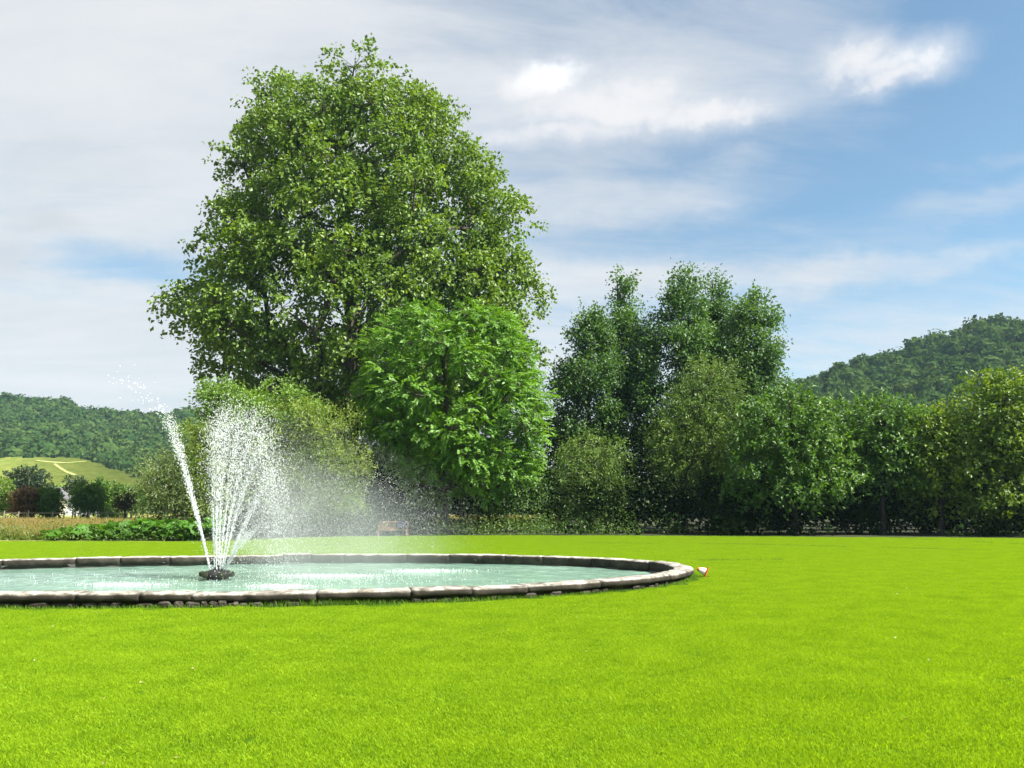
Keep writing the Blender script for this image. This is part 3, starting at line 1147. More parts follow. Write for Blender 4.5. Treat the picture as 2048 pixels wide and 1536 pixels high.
def crown_centres(env, D, r, depth, count, sparse=.8, fill=.45, mg=1.0):
    """centres of the foliage masses inside a crown whose outline is given row by row (pixels at distance D)"""
    rows = []
    for (y, xl, xr) in env:
        a, b = at_y(xl, y, D), at_y(xr, y, D)
        rows.append((a[2], (a[0] + b[0]) / 2, (b[0] - a[0]) / 2))
    rows.sort()
    rows = np.array(rows)
    out = []
    z0, z1 = rows[0, 0], rows[-1, 0]
    tries = 0
    hmax = rows[:, 2].max()
    while len(out) < count and tries < count * 80:
        tries += 1
        z = rng.uniform(z0 + r * .3, max(z1 - mg * 1.3, z0 + r * .5))
        xc, hw = np.interp(z, rows[:, 0], rows[:, 1]), np.interp(z, rows[:, 0], rows[:, 2])
        if rng.random() > hw / hmax + .15:
            continue
        hw = max(hw - mg * .86, .05)
        rad = math.sqrt(rng.random()) if rng.random() < fill else rng.uniform(.82, 1.0)
        a = rng.uniform(0, 2 * math.pi)
        p = np.array((xc + hw * rad * math.cos(a), D + hw * depth * rad * math.sin(a), z))
        if out and np.min(np.linalg.norm(np.array(out) - p, axis=1)) < r * sparse:
            continue
        out.append(p)
    return np.array(out), rows


def make_tree(name, label, cat, D, trunk_px, env, leaf, bark='bark', r=1.6, count=40, sprigs=20, per=12, size=.2, width=.6, sprig_len=.9, trunk_r=.3, depth=.85,
              droop=.25, group=None, trunk_to=.82, sparse=.8, fill=.45, twigs=True, flat=.72, up=.35, pinnate=False, mg=None):
    c, rows = crown_centres(env, D, r, depth, count, sparse, fill, r * .82 + sprig_len * .22 if mg is None else mg)
    bx = at_y(trunk_px, 1040, D)[0]
    base = np.array((bx, D, -.05))
    ztop = rows[0, 0] + (rows[-1, 0] - rows[0, 0]) * trunk_to
    top = np.array((np.interp(ztop, rows[:, 0], rows[:, 1]) * .7 + bx * .3, D, ztop))
    root = empty(name, tuple(base), label, cat, group)
    nodes, par, rad = skeleton(base, top, c, trunk_r)
    V, Fq = limb_mesh(nodes, par, rad)
    # sprigs on every foliage mass
    nc = len(c)
    ns = nc * sprigs
    cc = np.repeat(c, sprigs, 0)
    di = norm(rng.normal(size=(ns, 3)) + np.array((0, 0, up)))
    rs = r * np.repeat(rng.uniform(.75, 1.2, nc), sprigs)
    sp_ = cc + di * (rs * rng.uniform(.35, 1.0, ns) ** .7)[:, None] * np.array((1, 1, flat))
    sp_[:, 2] = np.maximum(sp_[:, 2], .15)
    axis_xy = np.column_stack([cc[:, 0] - np.interp(cc[:, 2], rows[:, 0], rows[:, 1]), cc[:, 1] - D, np.zeros(ns)])
    sd = norm(di * .8 + norm(axis_xy) * .45 + rng.normal(size=(ns, 3)) * .35 - np.array((0, 0, droop)))
    if twigs:
        kk = rng.random(ns) < .30
        tv, tf = prisms(cc[kk], sp_[kk], np.full(kk.sum(), .022 * (r / 1.6)), np.full(kk.sum(), .008), 3)
        Fq = [tuple(q) for q in Fq] + [tuple(q + len(V)) for q in tf]
        V = np.vstack([V, tv])
    mesh('trunk', V, Fq if not isinstance(Fq, np.ndarray) else Fq, M[bark], root)
    # leaves along the sprigs
    m = per
    u = (np.arange(m)[None, :] + rng.random((ns, m))) / m
    P = sp_[:, None] + sd[:, None] * (u * sprig_len * rng.uniform(.6, 1.2, (ns, 1)))[..., None] - np.array((0, 0, 1)) * (u ** 2 * sprig_len * droop * .6)[..., None]
    if pinnate:
        nrm0 = norm(np.tile((0, 0, .8), (ns, 1)) + .75 * di + .35 * rng.normal(size=(ns, 3)))
        side = norm(np.cross(sd, nrm0))
        sg = np.where(np.arange(m) % 2 == 0, 1.0, -1.0)[None, :, None]
        ax = sd[:, None] * .75 + side[:, None] * sg + rng.normal(size=(ns, m, 3)) * .12
        nr = np.repeat(nrm0[:, None], m, 1) + .15 * rng.normal(size=(ns, m, 3))
    else:
        P = P + rng.normal(size=(ns, m, 3)) * sprig_len * .16
        ax = sd[:, None] * .5 + rng.normal(size=(ns, m, 3)) * .7 - np.array((0, 0, droop))
        nr = np.array((0, 0, .65)) + .55 * di[:, None] + rng.normal(size=(ns, m, 3)) * .7
    P, ax, nr = P.reshape(-1, 3), ax.reshape(-1, 3), nr.reshape(-1, 3)
    ok = P[:, 2] > .05
    P, ax, nr = P[ok], ax[ok], nr[ok]
    ln = size * rng.uniform(.65, 1.25, len(P))
    v, f = leaves(P, ax, nr, ln, ln * width)
    o = mesh('crown', v, f, M[leaf], root)
    o['kind'] = 'stuff'
    return root


# the great plane tree
make_tree('plane_tree', 'tallest tree, a huge broad plane tree rising behind the round walnut tree', 'tree', 66, 690,
          [(112, 610, 800), (138, 545, 828), (175, 508, 878), (220, 485, 915), (280, 462, 960), (340, 438, 1005), (390, 432, 1050), (440, 408, 1058), (490, 398, 1058), (540, 385, 1068),
           (590, 340, 1090), (640, 340, 1098), (690, 365, 1095), (740, 385, 1075), (790, 440, 1040), (850, 520, 900)],
          'plane', r=2.3, count=200, sprigs=40, per=15, size=.37, width=.75, sprig_len=1.25, trunk_r=.95, depth=.66, droop=.3, sparse=.86, fill=.40, trunk_to=.86)
# the round walnut in front of it
make_tree('walnut_tree', 'round bright green walnut tree standing in front of the great plane tree', 'tree', 50.5, 888,
          [(604, 870, 935), (626, 795, 995), (660, 740, 1045), (700, 718, 1072), (740, 708, 1092), (790, 704, 1106), (840, 712, 1108), (890, 733, 1102), (930, 770, 1085), (970, 800, 1050), (1000, 850, 1000)],
          'walnut', r=1.15, count=170, sprigs=56, per=11, size=.215, width=.48, sprig_len=.58, trunk_r=.27, depth=.9, droop=.28, pinnate=True, sparse=.72, fill=.35)

# the group of alders to the right
ALD = [
    ('slim alder nearest the walnut tree, pointed top', 60, 1178, [(594, 1176, 1184), (640, 1162, 1200), (690, 1142, 1222), (740, 1122, 1235), (800, 1108, 1240), (860, 1108, 1240), (930, 1130, 1230)], .5, 62),
    ('alder with a narrow tapering tip left of the tallest alder', 62, 1240, [(548, 1236, 1244), (590, 1226, 1258), (640, 1208, 1276), (700, 1196, 1294), (760, 1190, 1306), (830, 1195, 1310), (900, 1205, 1300)], .5, 66),
    ('tallest alder at the centre of the group', 60, 1368, [(536, 1364, 1374), (570, 1350, 1388), (615, 1328, 1408), (670, 1298, 1426), (730, 1270, 1436), (790, 1265, 1436), (860, 1280, 1430), (920, 1300, 1410)], .55, 92),
    ('alder with a blunt twin tip just right of the tallest one', 63, 1432, [(552, 1424, 1438), (585, 1412, 1448), (630, 1398, 1462), (690, 1386, 1474), (760, 1382, 1476), (840, 1390, 1470)], .5, 50),
    ('open-branched alder at the right end of the group, ragged side branches', 59, 1500, [(574, 1497, 1511), (608, 1484, 1524), (650, 1462, 1552), (680, 1466, 1540), (720, 1444, 1560), (755, 1456, 1548), (790, 1440, 1572), (840, 1440, 1550)], .5, 58),
]
for lab, D, tx, env, rr_, cnt in ALD:
    make_tree('alder_tree', lab, 'tree', D, tx, env, 'alder', 'bark_dark', r=rr_, count=cnt, sprigs=21, per=15, size=.25, width=.65, sprig_len=1.15, trunk_r=.2, depth=.8, droop=-.1,
              group='alders right of the walnut tree', sparse=1.1, fill=.5, trunk_to=.95, up=.2, mg=.45, flat=.55)

# broad trees and shrubs along the right edge of the lawn
RT = [
    ('bushy_tree', 'olive willow shrub with bare twigs below the leftmost alders', 53, 1180, [(850, 1150, 1210), (900, 1115, 1250), (960, 1105, 1275), (1020, 1110, 1280), (1055, 1120, 1280)], 'willow', 1.0, 40, 'shrub'),
    ('bushy_tree', 'pale olive sallow in front of the tallest alder', 52, 1350, [(700, 1380, 1440), (760, 1350, 1480), (840, 1310, 1500), (900, 1290, 1480), (950, 1290, 1440), (985, 1310, 1420)], 'willow', 1.0, 58, 'shrub'),
    ('maple_tree', 'dark green field maple with a domed crown right of the alders', 48.5, 1590, [(752, 1560, 1620), (785, 1500, 1665), (840, 1470, 1700), (900, 1445, 1720), (960, 1430, 1720), (1015, 1450, 1690)], 'maple', 1.25, 80, 'tree'),
    ('maple_tree', 'maple between the domed dark maple and the yellow-green lime, twin pointed tops', 48.5, 1765, [(765, 1735, 1800), (800, 1700, 1830), (860, 1680, 1850), (930, 1690, 1850), (990, 1700, 1840)], 'maple', 1.2, 60, 'tree'),
    ('lime_tree', 'yellow-green lime tree in the hedge below the wooded hill', 48, 1880, [(780, 1850, 1920), (815, 1815, 1950), (880, 1800, 1960), (950, 1800, 1960), (1032, 1815, 1950)], 'lime', 1.25, 60, 'tree'),
    ('lime_tree', 'tallest yellow-green lime at the right end of the hedge', 46.5, 2010, [(715, 1990, 2080), (760, 1940, 2110), (820, 1920, 2140), (910, 1910, 2150), (1035, 1925, 2140)], 'lime', 1.3, 76, 'tree'),
    ('lime_tree', 'lime tree cut off by the right edge of the photo', 48, 2200, [(700, 2160, 2240), (760, 2110, 2290), (850, 2090, 2310), (950, 2090, 2310), (1035, 2110, 2290)], 'lime', 1.3, 60, 'tree'),
    ('maple_tree', 'low dark maple in front of the alders, left of the domed maple', 54, 1440, [(830, 1420, 1470), (870, 1380, 1500), (930, 1370, 1500), (990, 1390, 1490)], 'maple', 1.1, 40, 'tree'),
]
for nm, lab, D, tx, env, lf, rr_, cnt, cat in RT:
    make_tree(nm, lab, cat, D, tx, env, lf, 'bark_dark', r=rr_ * 1.08, count=cnt, sprigs=32, per=13, size=.27 if lf != 'willow' else .22, width=.6 if lf != 'willow' else .35, sprig_len=.75,
              trunk_r=.16, depth=.7, droop=.12, sparse=.92, fill=.45, trunk_to=.8, flat=.6)

# shrubs behind the fountain spray
SH = [
    ('willow_shrub', 'silvery olive willow shrub at the left end, behind the butterbur bed', 44.5, 330, [(895, 300, 350), (920, 288, 395), (960, 275, 410), (1000, 270, 420), (1045, 280, 420)], 'silver', .8, 46, .16, .35),
    ('willow_shrub', 'yellowish tall willow shrub just left of the fountain jets', 45, 400, [(825, 375, 420), (860, 360, 445), (920, 355, 460), (990, 360, 470), (1045, 365, 470)], 'sallow', .75, 46, .17, .35),
    ('ash_tree', 'fresh green young ash with twin tops behind the fountain jets', 47.5, 480, [(742, 475, 510), (775, 420, 580), (805, 385, 640), (840, 390, 680), (900, 400, 690), (960, 410, 690), (1030, 430, 680)], 'ash', 1.0, 80, .22, .5),
    ('sallow_bush', 'yellow-green sallow with an upright tip beside the walnut crown', 46.5, 650, [(780, 650, 668), (815, 560, 695), (845, 530, 735), (890, 515, 750), (950, 520, 750), (1020, 530, 745)], 'sallow', .85, 66, .18, .35),
    ('willow_shrub', 'grey-green willow shrub low behind the mist', 45.5, 600, [(885, 590, 650), (920, 550, 700), (970, 540, 730), (1040, 545, 735)], 'willow', .8, 46, .16, .35),
]
for nm, lab, D, tx, env, lf, rr_, cnt, sz, wd in SH:
    make_tree(nm, lab, 'shrub' if nm != 'ash_tree' else 'tree', D, tx, env, lf, 'bark', r=rr_, count=cnt, sprigs=30, per=12, size=sz, width=wd, sprig_len=.65, trunk_r=.11, depth=.7, droop=.0,
              sparse=.8, fill=.5, trunk_to=.8, up=.5)


# dark undergrowth filling the wood behind the front row
def mass(name, label, boxes, mat, n, size, width=.55, kind='stuff', cat='undergrowth'):
    Ps = []
    tot = sum((b[1] - b[0]) * b[4] for b in boxes)
    for (x0, x1, y0, y1, h) in boxes:
        k = int(n * (x1 - x0) * h / tot)
        cl = max(6, k // 60)
        cx_ = np.column_stack([rng.uniform(x0, x1, cl), rng.uniform(y0, y1, cl), h * rng.random(cl) ** .8])
        Ps.append(cx_[rng.integers(0, cl, k)] + rng.normal(size=(k, 3)) * np.array((.5, .5, .4)))
    P = np.vstack(Ps)
    P = P[P[:, 2] > .03]
    m = len(P)
    ax = rng.normal(size=(m, 3))
    nr = rng.normal(size=(m, 3)) * .7 + np.array((0, -.2, .7))
    ln = size * rng.uniform(.6, 1.3, m)
    v, f = leaves(P, ax, nr, ln, ln * width)
    return tag(mesh(name, v, f, M[mat]), label, cat, kind=kind)


mass('understory_foliage', 'understory foliage coloured near black to stand for the shade under the trees', [(-19, -3.6, 53, 56, 5.5), (-3.6, 3.0, 54, 57, 4.5), (1.6, 40, 56, 60, 7.5), (3.2, 40, 66, 70, 8.5), (-16, -6.5, 48.8, 50.5, 1.6), (-20, -3, 57, 59, 9), (5, 38, 50.5, 53, 3.0), (2.6, 13, 48, 49.5, .6), (12, 22, 46.6, 48.5, .6), (20, 36, 44, 47, .6), (12, 36, 48.5, 51, 3.4)], 'dark', 90000, .34)
mass('nettle_undergrowth', 'low green nettles along the shaded far edge of the lawn', [(-12, -9.2, 45.6, 48, .5), (-9.2, -5.6, 48, 49.5, .7), (-5.6, 2.6, 47.2, 50, .6), (2.6, 9, 47.6, 49, .3)], 'weed', 7500, .14)
mass('tall_weeds', 'bright green weeds at the lawn edge left of the butterbur bed', [(-31, -21.5, 39.3, 41, .30), (-22, -15, 39.2, 39.9, .22)], 'weed', 5000, .13)
# thin stems of the hedge below the walnut
b = MB()
stems = empty('hazel_hedge', (-1.5, 53, 0), 'row of thin dark hazel stems below the walnut crown', 'hedge')
for px in (925, 934, 946, 955, 968, 975, 988, 999, 1012, 1030, 1046, 1062, 1078, 1094):
    Dd = 52 + random.uniform(0, 2.5)
    x = at_y(px, 1040, Dd)[0]
    h = random.uniform(2.2, 3.6)
    lx = random.uniform(-.5, .5)
    b = MB()
    b.tube([(x, Dd, -.03), (x + lx * .3, Dd, h * .4), (x + lx, Dd + .2, h)], [.05, .04, .02], 5)
    b.build('stem', M['bark_dark'], stems)
n = 6500
cl = np.column_stack([rng.uniform(at_y(915, 1040, 53)[0], at_y(1110, 1040, 53)[0], 110), rng.uniform(51.8, 55, 110), rng.uniform(1.0, 4.2, 110)])
P = cl[rng.integers(0, 110, n)] + rng.normal(size=(n, 3)) * .35
ln = rng.uniform(.1, .2, n)
v, f = leaves(P, rng.normal(size=(n, 3)), rng.normal(size=(n, 3)) + np.array((0, 0, .7)), ln, ln * .7)
o = mesh('foliage', v, f, M['maple'], stems)
o['kind'] = 'stuff'

# ------------------------------------------------------------------ orchard trees across the meadow
MT = [
    ('shade_tree', 'vivid light green tree cut by the left edge of the photo', 78, -5, [(945, -30, 12), (965, -55, 24), (990, -60, 27), (1010, -55, 24), (1030, -35, 12)], 'fresh', 'bark', .9, 30, 'tree'),
    ('pine_tree', 'dark pine behind the bronze leaved tree', 105, 62, [(922, 25, 52), (940, 18, 78), (960, 12, 98), (985, 8, 104), (1010, 15, 104)], 'pine', 'bark_dark', 1.5, 44, 'tree'),
    ('bronze_tree', 'bronze leaved small tree between the vivid tree and dark green tree', 75, 50, [(968, 42, 60), (985, 30, 72), (1005, 25, 76), (1020, 28, 72), (1032, 38, 64)], 'bronze', 'bark', .65, 26, 'tree'),
    ('fruit_tree', 'upright dark green tree left of the white house', 76, 94, [(966, 86, 104), (985, 75, 116), (1005, 70, 124), (1020, 74, 124), (1034, 84, 114)], 'orchard', 'bark', .65, 28, 'tree'),
    ('round_tree', 'round leafy green tree right of the white house', 76, 176, [(958, 165, 190), (972, 150, 203), (992, 144, 209), (1010, 146, 208), (1026, 150, 202)], 'orchard', 'bark', .75, 40, 'tree'),
    ('dark_tree', 'dark pointed tree behind the round leafy tree', 115, 150, [(943, 142, 152), (955, 135, 165), (970, 132, 172), (990, 135, 170)], 'pine', 'bark_dark', 1.2, 20, 'tree'),
    ('dark_tree', 'dark round crowned tree behind the right shoulder of the round leafy tree', 110, 200, [(946, 190, 208), (960, 185, 216), (980, 186, 216), (1010, 190, 214)], 'maple', 'bark_dark', 1.1, 20, 'tree'),
    ('fruit_tree', 'soft grey-green tree between the round tree and the brown twiggy tree', 92, 226, [(955, 218, 232), (975, 210, 245), (1000, 210, 242), (1022, 215, 238)], 'orchard', 'bark', .8, 20, 'tree'),
    ('twiggy_tree', 'small dark brown tinged tree on a thin stem near the willow', 78, 250, [(982, 243, 258), (993, 235, 266), (1006, 233, 268), (1018, 240, 262)], 'twiggy', 'bark_dark', .55, 20, 'tree'),
    ('hedge_bush', 'low yellow-green bush at the foot of the round leafy tree', 82, 214, [(1017, 208, 222), (1024, 203, 228), (1034, 202, 230)], 'fresh', 'bark', .4, 10, 'shrub'),
    ('hedge_bush', 'low pale bush under the small brown tree', 86, 236, [(1018, 232, 240), (1026, 226, 246), (1034, 225, 248)], 'sallow', 'bark', .4, 10, 'shrub'),
    ('distant_tree', 'far tree standing before the vineyard foot near the willow shrub', 130, 262, [(962, 256, 270), (980, 246, 285), (1010, 246, 300), (1022, 250, 300)], 'orchard', 'bark_dark', 1.2, 22, 'tree'),
    ('distant_tree', 'far pale tree left of the white house roof', 190, 122, [(968, 116, 128), (982, 108, 140), (1000, 106, 135)], 'ash', 'bark_dark', 1.1, 16, 'tree'),
]
for nm, lab, D, tx, env, lf, bk, rr_, cnt, cat in MT:
    make_tree(nm, lab, cat, D, tx, env, lf, bk, r=rr_, count=cnt, sprigs=24, per=8, size=.26 * D / 80, width=.6, sprig_len=.5, trunk_r=.12, depth=.9, droop=.1, sparse=.7, fill=.5)

# fence at the far side of the meadow
fy = 67
fence = empty('field_fence', (at_y(130, 1030, fy)[0], fy, 0), 'weathered wooden post and rail fence across the far side of the meadow', 'fence')
fpx = [-60, -25, 8, 37, 57, 105, 128, 145, 160, 178, 196, 215, 238, 246, 254, 262, 272]
for px in fpx:
    x = at_y(px, 1030, fy)[0]
    b = MB()
    b.tube([(x, fy, -.05), (x + random.uniform(-.03, .03), fy, 1.32 + random.uniform(-.08, .08))], [.055, .05], 7)
    b.build('post', M['post'], fence)
for z in (1.15, .75):
    for i in range(len(fpx) - 1):
        a, c = at_y(fpx[i], 1030, fy)[0], at_y(fpx[i + 1], 1030, fy)[0]
        b = MB()
        b.box(((a + c) / 2, fy + .06, z), (c - a, .03, .045))
        b.build('rail', M['post'], fence)


# ------------------------------------------------------------------ houses
def house(label, px0, px1, D, eave, ridge, wall, along=True):
    x0, x1 = at_y(px0, 1010, D)[0], at_y(px1, 1010, D)[0]
    dep = 7.0
    root = empty('house', ((x0 + x1) / 2, D + dep / 2, 0), label, 'house')
    if along:
        v = [(x0, D, 0), (x1, D, 0), (x1, D + dep, 0), (x0, D + dep, 0), (x0, D, eave), (x1, D, eave), (x1, D + dep, eave), (x0, D + dep, eave), (x0, D + dep / 2, ridge), (x1, D + dep / 2, ridge)]
        f = [(0, 1, 5, 4), (1, 2, 6, 9, 5), (2, 3, 7, 6), (3, 0, 4, 8, 7)]
        rf = [((x0 - .3, D - .4, eave - .15), (x1 + .3, D - .4, eave - .15), (x1 + .3, D + dep / 2, ridge + .12), (x0 - .3, D + dep / 2, ridge + .12)),
              ((x0 - .3, D + dep / 2, ridge + .12), (x1 + .3, D + dep / 2, ridge + .12), (x1 + .3, D + dep + .4, eave - .15), (x0 - .3, D + dep + .4, eave - .15))]
    else:
        xm = (x0 + x1) / 2
        v = [(x0, D, 0), (x1, D, 0), (x1, D + dep, 0), (x0, D + dep, 0), (x0, D, eave), (x1, D, eave), (x1, D + dep, eave), (x0, D + dep, eave), (xm, D, ridge), (xm, D + dep, ridge)]
        f = [(0, 1, 5, 8, 4), (1, 2, 6, 5), (2, 3, 7, 9, 6), (3, 0, 4, 7)]
        rf = [((x0 - .3, D - .3, eave - .15), (xm, D - .3, ridge + .12), (xm, D + dep + .3, ridge + .12), (x0 - .3, D + dep + .3, eave - .15)),
              ((xm, D - .3, ridge + .12), (x1 + .3, D - .3, eave - .15), (x1 + .3, D + dep + .3, eave - .15), (xm, D + dep + .3, ridge + .12))]
    mesh('wall', v, f, wall, root)
    b = MB()
    for q in rf:
        b.add(list(q) + [(p_[0], p_[1], p_[2] + .18) for p_ in q], [(0, 1, 2, 3), (7, 6, 5, 4), (0, 4, 5, 1), (1, 5, 6, 2), (2, 6, 7, 3), (3, 7, 4, 0)])
    b.build('roof', M['slate'], root)
    for q in (.25, .62):
        xw = x0 + (x1 - x0) * q
        b = MB()
        b.box((xw, D - .02, eave * .62), (.8, .10, 1.1))
        w = b.build('window', M['render_white'], root)
        b = MB()
        b.box((xw, D - .08, eave * .62), (.64, .06, .94))
        pn = b.build('pane', M['pane'], None)
        pn.parent = w
        pn.location = -np.array(root.location)


house('white walled house partly hidden behind the round leafy tree', 131, 168, 165, 3.3, 5.0, M['render_white'])
house('cream gabled house showing behind the upright dark green tree', 88, 121, 172, 3.4, 5.6, M['render_cream'], False)

# ------------------------------------------------------------------ wooded hills
L_RIDGE = [(-1300, 868), (-900, 850), (-500, 838), (-200, 820), (0, 808), (60, 806), (120, 814), (170, 826), (215, 838), (250, 836), (320, 832), (370, 836), (500, 846), (700, 870), (900, 905), (1100, 930), (1300, 950)]
R_RIDGE = [(1250, 960), (1400, 880), (1520, 805), (1580, 772), (1640, 748), (1700, 728), (1780, 712), (1850, 692), (1900, 668), (1950, 656), (2000, 648), (2048, 645), (2200, 628), (2500, 640), (2900, 700)]


def hill(name, ridge, Y0, Y1, Y2, mat):
    pxs = np.linspace(ridge[0][0], ridge[-1][0], 70)
    ry = np.interp(pxs, [r[0] for r in ridge], [r[1] for r in ridge])
    tn = 26
    V = []
    for j in range(tn):
        u = j / (tn - 1)
        for px, y in zip(pxs, ry):
            if u <= .7:
                w = u / .7
                Yd = Y0 + (Y1 - Y0) * w
                row = 1014 + (y - 1014) * w
                q = at_y(px, row, Yd)
                q[2] = max(q[2] - .5, -1) + 1.5 * wob(np.array((q[0], q[1], 0)), .05) * w
            else:
                w = (u - .7) / .3
                q1 = at_y(px, y, Y1)
                Yd = Y1 + (Y2 - Y1) * w
                q = np.array((q1[0] * Yd / Y1, Yd, q1[2] * (1 - w ** 2) - .5))
            V.append(q)
    V = np.array(V)
    n_ = len(pxs)
    f = [(j * n_ + i, j * n_ + i + 1, (j + 1) * n_ + i + 1, (j + 1) * n_ + i) for j in range(tn - 1) for i in range(n_ - 1)]
    return tag(mesh(name, V, f, mat, smooth=True), kind='structure')


R_RIDGE = [(a, b + 13) for a, b in R_RIDGE]
L_RIDGE = [(a, b + 5) for a, b in L_RIDGE]


def hill_point(ridge, px, w, Y0, Y1):
    y = np.interp(px, [r[0] for r in ridge], [r[1] for r in ridge])
    return at_y(px, 1014 + (y - 1014) * w, Y0 + (Y1 - Y0) * w)


hill('hill', L_RIDGE, 215, 560, 900, M['hillbase'])
hill('hill', R_RIDGE, 120, 330, 620, M['hillbase'])
FOOT = [(-1300, 934), (-600, 928), (-300, 921), (150, 921), (190, 931), (230, 945), (270, 958), (320, 985), (420, 1000), (1400, 1005)]
_proto = []
for _ in range(6):
    cn = 160
    d_ = norm(rng.normal(size=(cn, 3)) + np.array((0, -.1, .25)))
    lum = 1 + .22 * wob(d_ * 3 + rng.normal(size=3) * 9, 1.2)
    P = d_ * lum[:, None] * np.array((1, 1, .85)) * rng.uniform(.82, 1.04, cn)[:, None]
    nr = d_ + rng.normal(size=(cn, 3)) * .45
    ax = rng.normal(size=(cn, 3))
    ax -= nr * (ax * nr).sum(1, keepdims=True) / (nr * nr).sum(1, keepdims=True)
    ln = rng.uniform(.22, .42, cn)
    v, f = leaves(P, ax, nr, ln, ln * .8, .1, .1)
    lv_, lf_ = lump(9, 6)
    lf3 = np.array([t_ for q in lf_ for t_ in ((q[0], q[1], q[2]), (q[0], q[2], q[3]))])
    _proto.append((np.vstack([lv_ * np.array((.78, .78, .66)), v]), np.vstack([lf3, f + len(lv_)])))


def woodland(name, label, ridge, Y0, Y1, px0, px1, step, foot=None, rmin=3.0, rmax=5.0, wmax=1.04):
    Vs, Fs = [], []
    off = 0
    Yc = Y0
    cnt = 0
    while Yc < Y0 + (Y1 - Y0) * wmax:
        w = (Yc - Y0) / (Y1 - Y0)
        dpx = step * F / Yc
        for px in np.arange(px0, px1, dpx):
            p_ = px + rng.uniform(-.45, .45) * dpx
            w_ = w + rng.uniform(-.5, .5) * step / (Y1 - Y0)
            q = hill_point(ridge, p_, min(w_, 1.0), Y0, Y1)
            row = 1014 + (np.interp(p_, [r[0] for r in ridge], [r[1] for r in ridge]) - 1014) * w_
            if foot is not None and row > np.interp(p_, [a for a, _ in foot], [b_ for _, b_ in foot]):
                continue
            pv, pf = _proto[rng.integers(0, 6)]
            rad = rng.uniform(rmin, rmax) * rng.choice([.75, 1.0, 1.0, 1.3])
            a = rng.uniform(0, 6.28)
            c_, s_ = math.cos(a), math.sin(a)
            vv = pv * np.array((rad, rad, rad * rng.uniform(.85, 1.25)))
            vv = np.column_stack([vv[:, 0] * c_ - vv[:, 1] * s_, vv[:, 0] * s_ + vv[:, 1] * c_, vv[:, 2]])
            Vs.append(vv + q + np.array((0, 0, rad * .25)))
            Fs.append(pf + off)
            off += len(pv)
            cnt += 1
        Yc += step * .95
    o = mesh(name, np.vstack(Vs), np.vstack(Fs), M['hillwood'])
    return tag(o, label, 'woodland', kind='stuff'), cnt


_, c1_ = woodland('hill_woodland', 'dense blue-green woodland covering the far hill behind the vineyard', L_RIDGE, 215, 560, -640, 520, 10.4, FOOT, 4.2, 6.8)
_, c2_ = woodland('hill_woodland', 'dense woodland covering the nearer hill behind the hedge', R_RIDGE, 120, 330, 1500, 2260, 6.6, None, 2.9, 4.8)
print('hill crowns', c1_, c2_)
# vineyard on the lower slope
V = []
pxs = np.linspace(-1200, 330, 60)
for w in np.linspace(0.02, 1, 14):
    for px in pxs:
        fr = np.interp(px, [a for a, _ in FOOT], [b_ for _, b_ in FOOT])
        y = np.interp(px, [r[0] for r in L_RIDGE], [r[1] for r in L_RIDGE])
        wf = (fr - 1014) / (y - 1014)
        V.append(hill_point(L_RIDGE, px, wf * w, 215, 560) + np.array((0, 0, .9)))
f = [(j * 60 + i, j * 60 + i + 1, (j + 1) * 60 + i + 1, (j + 1) * 60 + i) for j in range(13) for i in range(59)]
tag(mesh('vineyard_field', V, f, M['vineyard'], smooth=True), kind='structure')
Vs, Fs = [], []
off = 0
for w in np.linspace(.06, .5, 34):
    px = np.linspace(-700, 318, 90)
    y = np.interp(px, [r[0] for r in L_RIDGE], [r[1] for r in L_RIDGE])
    fr = np.interp(px, [a for a, _ in FOOT], [b_ for _, b_ in FOOT])
    wf = (fr - 1014) / (y - 1014)
    ww = w * (.86 + .14 * np.sin(px / 140 + 1)) * .95
    Q = np.array([hill_point(L_RIDGE, a, b_, 215, 560) for a, b_ in zip(px, ww)])
    okk = ww < wf - .01
    for i in range(89):
        if not (okk[i] and okk[i + 1]):
            continue
        a, b_ = Q[i], Q[i + 1]
        h = .8 + 1.3 + .25 * rng.random()
        h2 = h + .2 * rng.random()
        Vs += [a + (0, -.3, .6), b_ + (0, -.3, .6), b_ + (0, 0, h2), a + (0, 0, h), a + (0, .5, .8), b_ + (0, .5, .8)]
        Fs += [(off, off + 1, off + 2, off + 3), (off + 3, off + 2, off + 5, off + 4)]
        off += 6
M['vine'] = leaf_mat('vine_leaf', (.180, .235, .045), (.245, .290, .055), (.310, .340, .080), .3, .03)
tag(mesh('vine_rows', Vs, Fs, M['vine']), 'rows of green vines on the slope below the far woodland', 'vines', kind='stuff')
for pth in ([(72, 931), (100, 934), (130, 936), (150, 934), (172, 932)], [(108, 938), (118, 946), (132, 955), (150, 962)]):
    V = []
    for (px, py) in pth:
        y = np.interp(px, [r[0] for r in L_RIDGE], [r[1] for r in L_RIDGE])
        q = hill_point(L_RIDGE, px, (py - 1014) / (y - 1014), 215, 560) + np.array((0, 0, 2.3))
        V += [q + (0, -1.1, -.25), q + (0, 1.1, .25)]
    f = [(2 * i, 2 * i + 2, 2 * i + 3, 2 * i + 1) for i in range(len(pth) - 1)]
    tag(mesh('path', V, f, M['track']), kind='structure')

# ------------------------------------------------------------------ butterbur bed: big round leaves one by one
bed = empty('butterbur_bed', (at_z(270, 1083, 0)[0], 40.6, 0), 'bed of big round butterbur leaves at the far left edge of the lawn', 'plants')


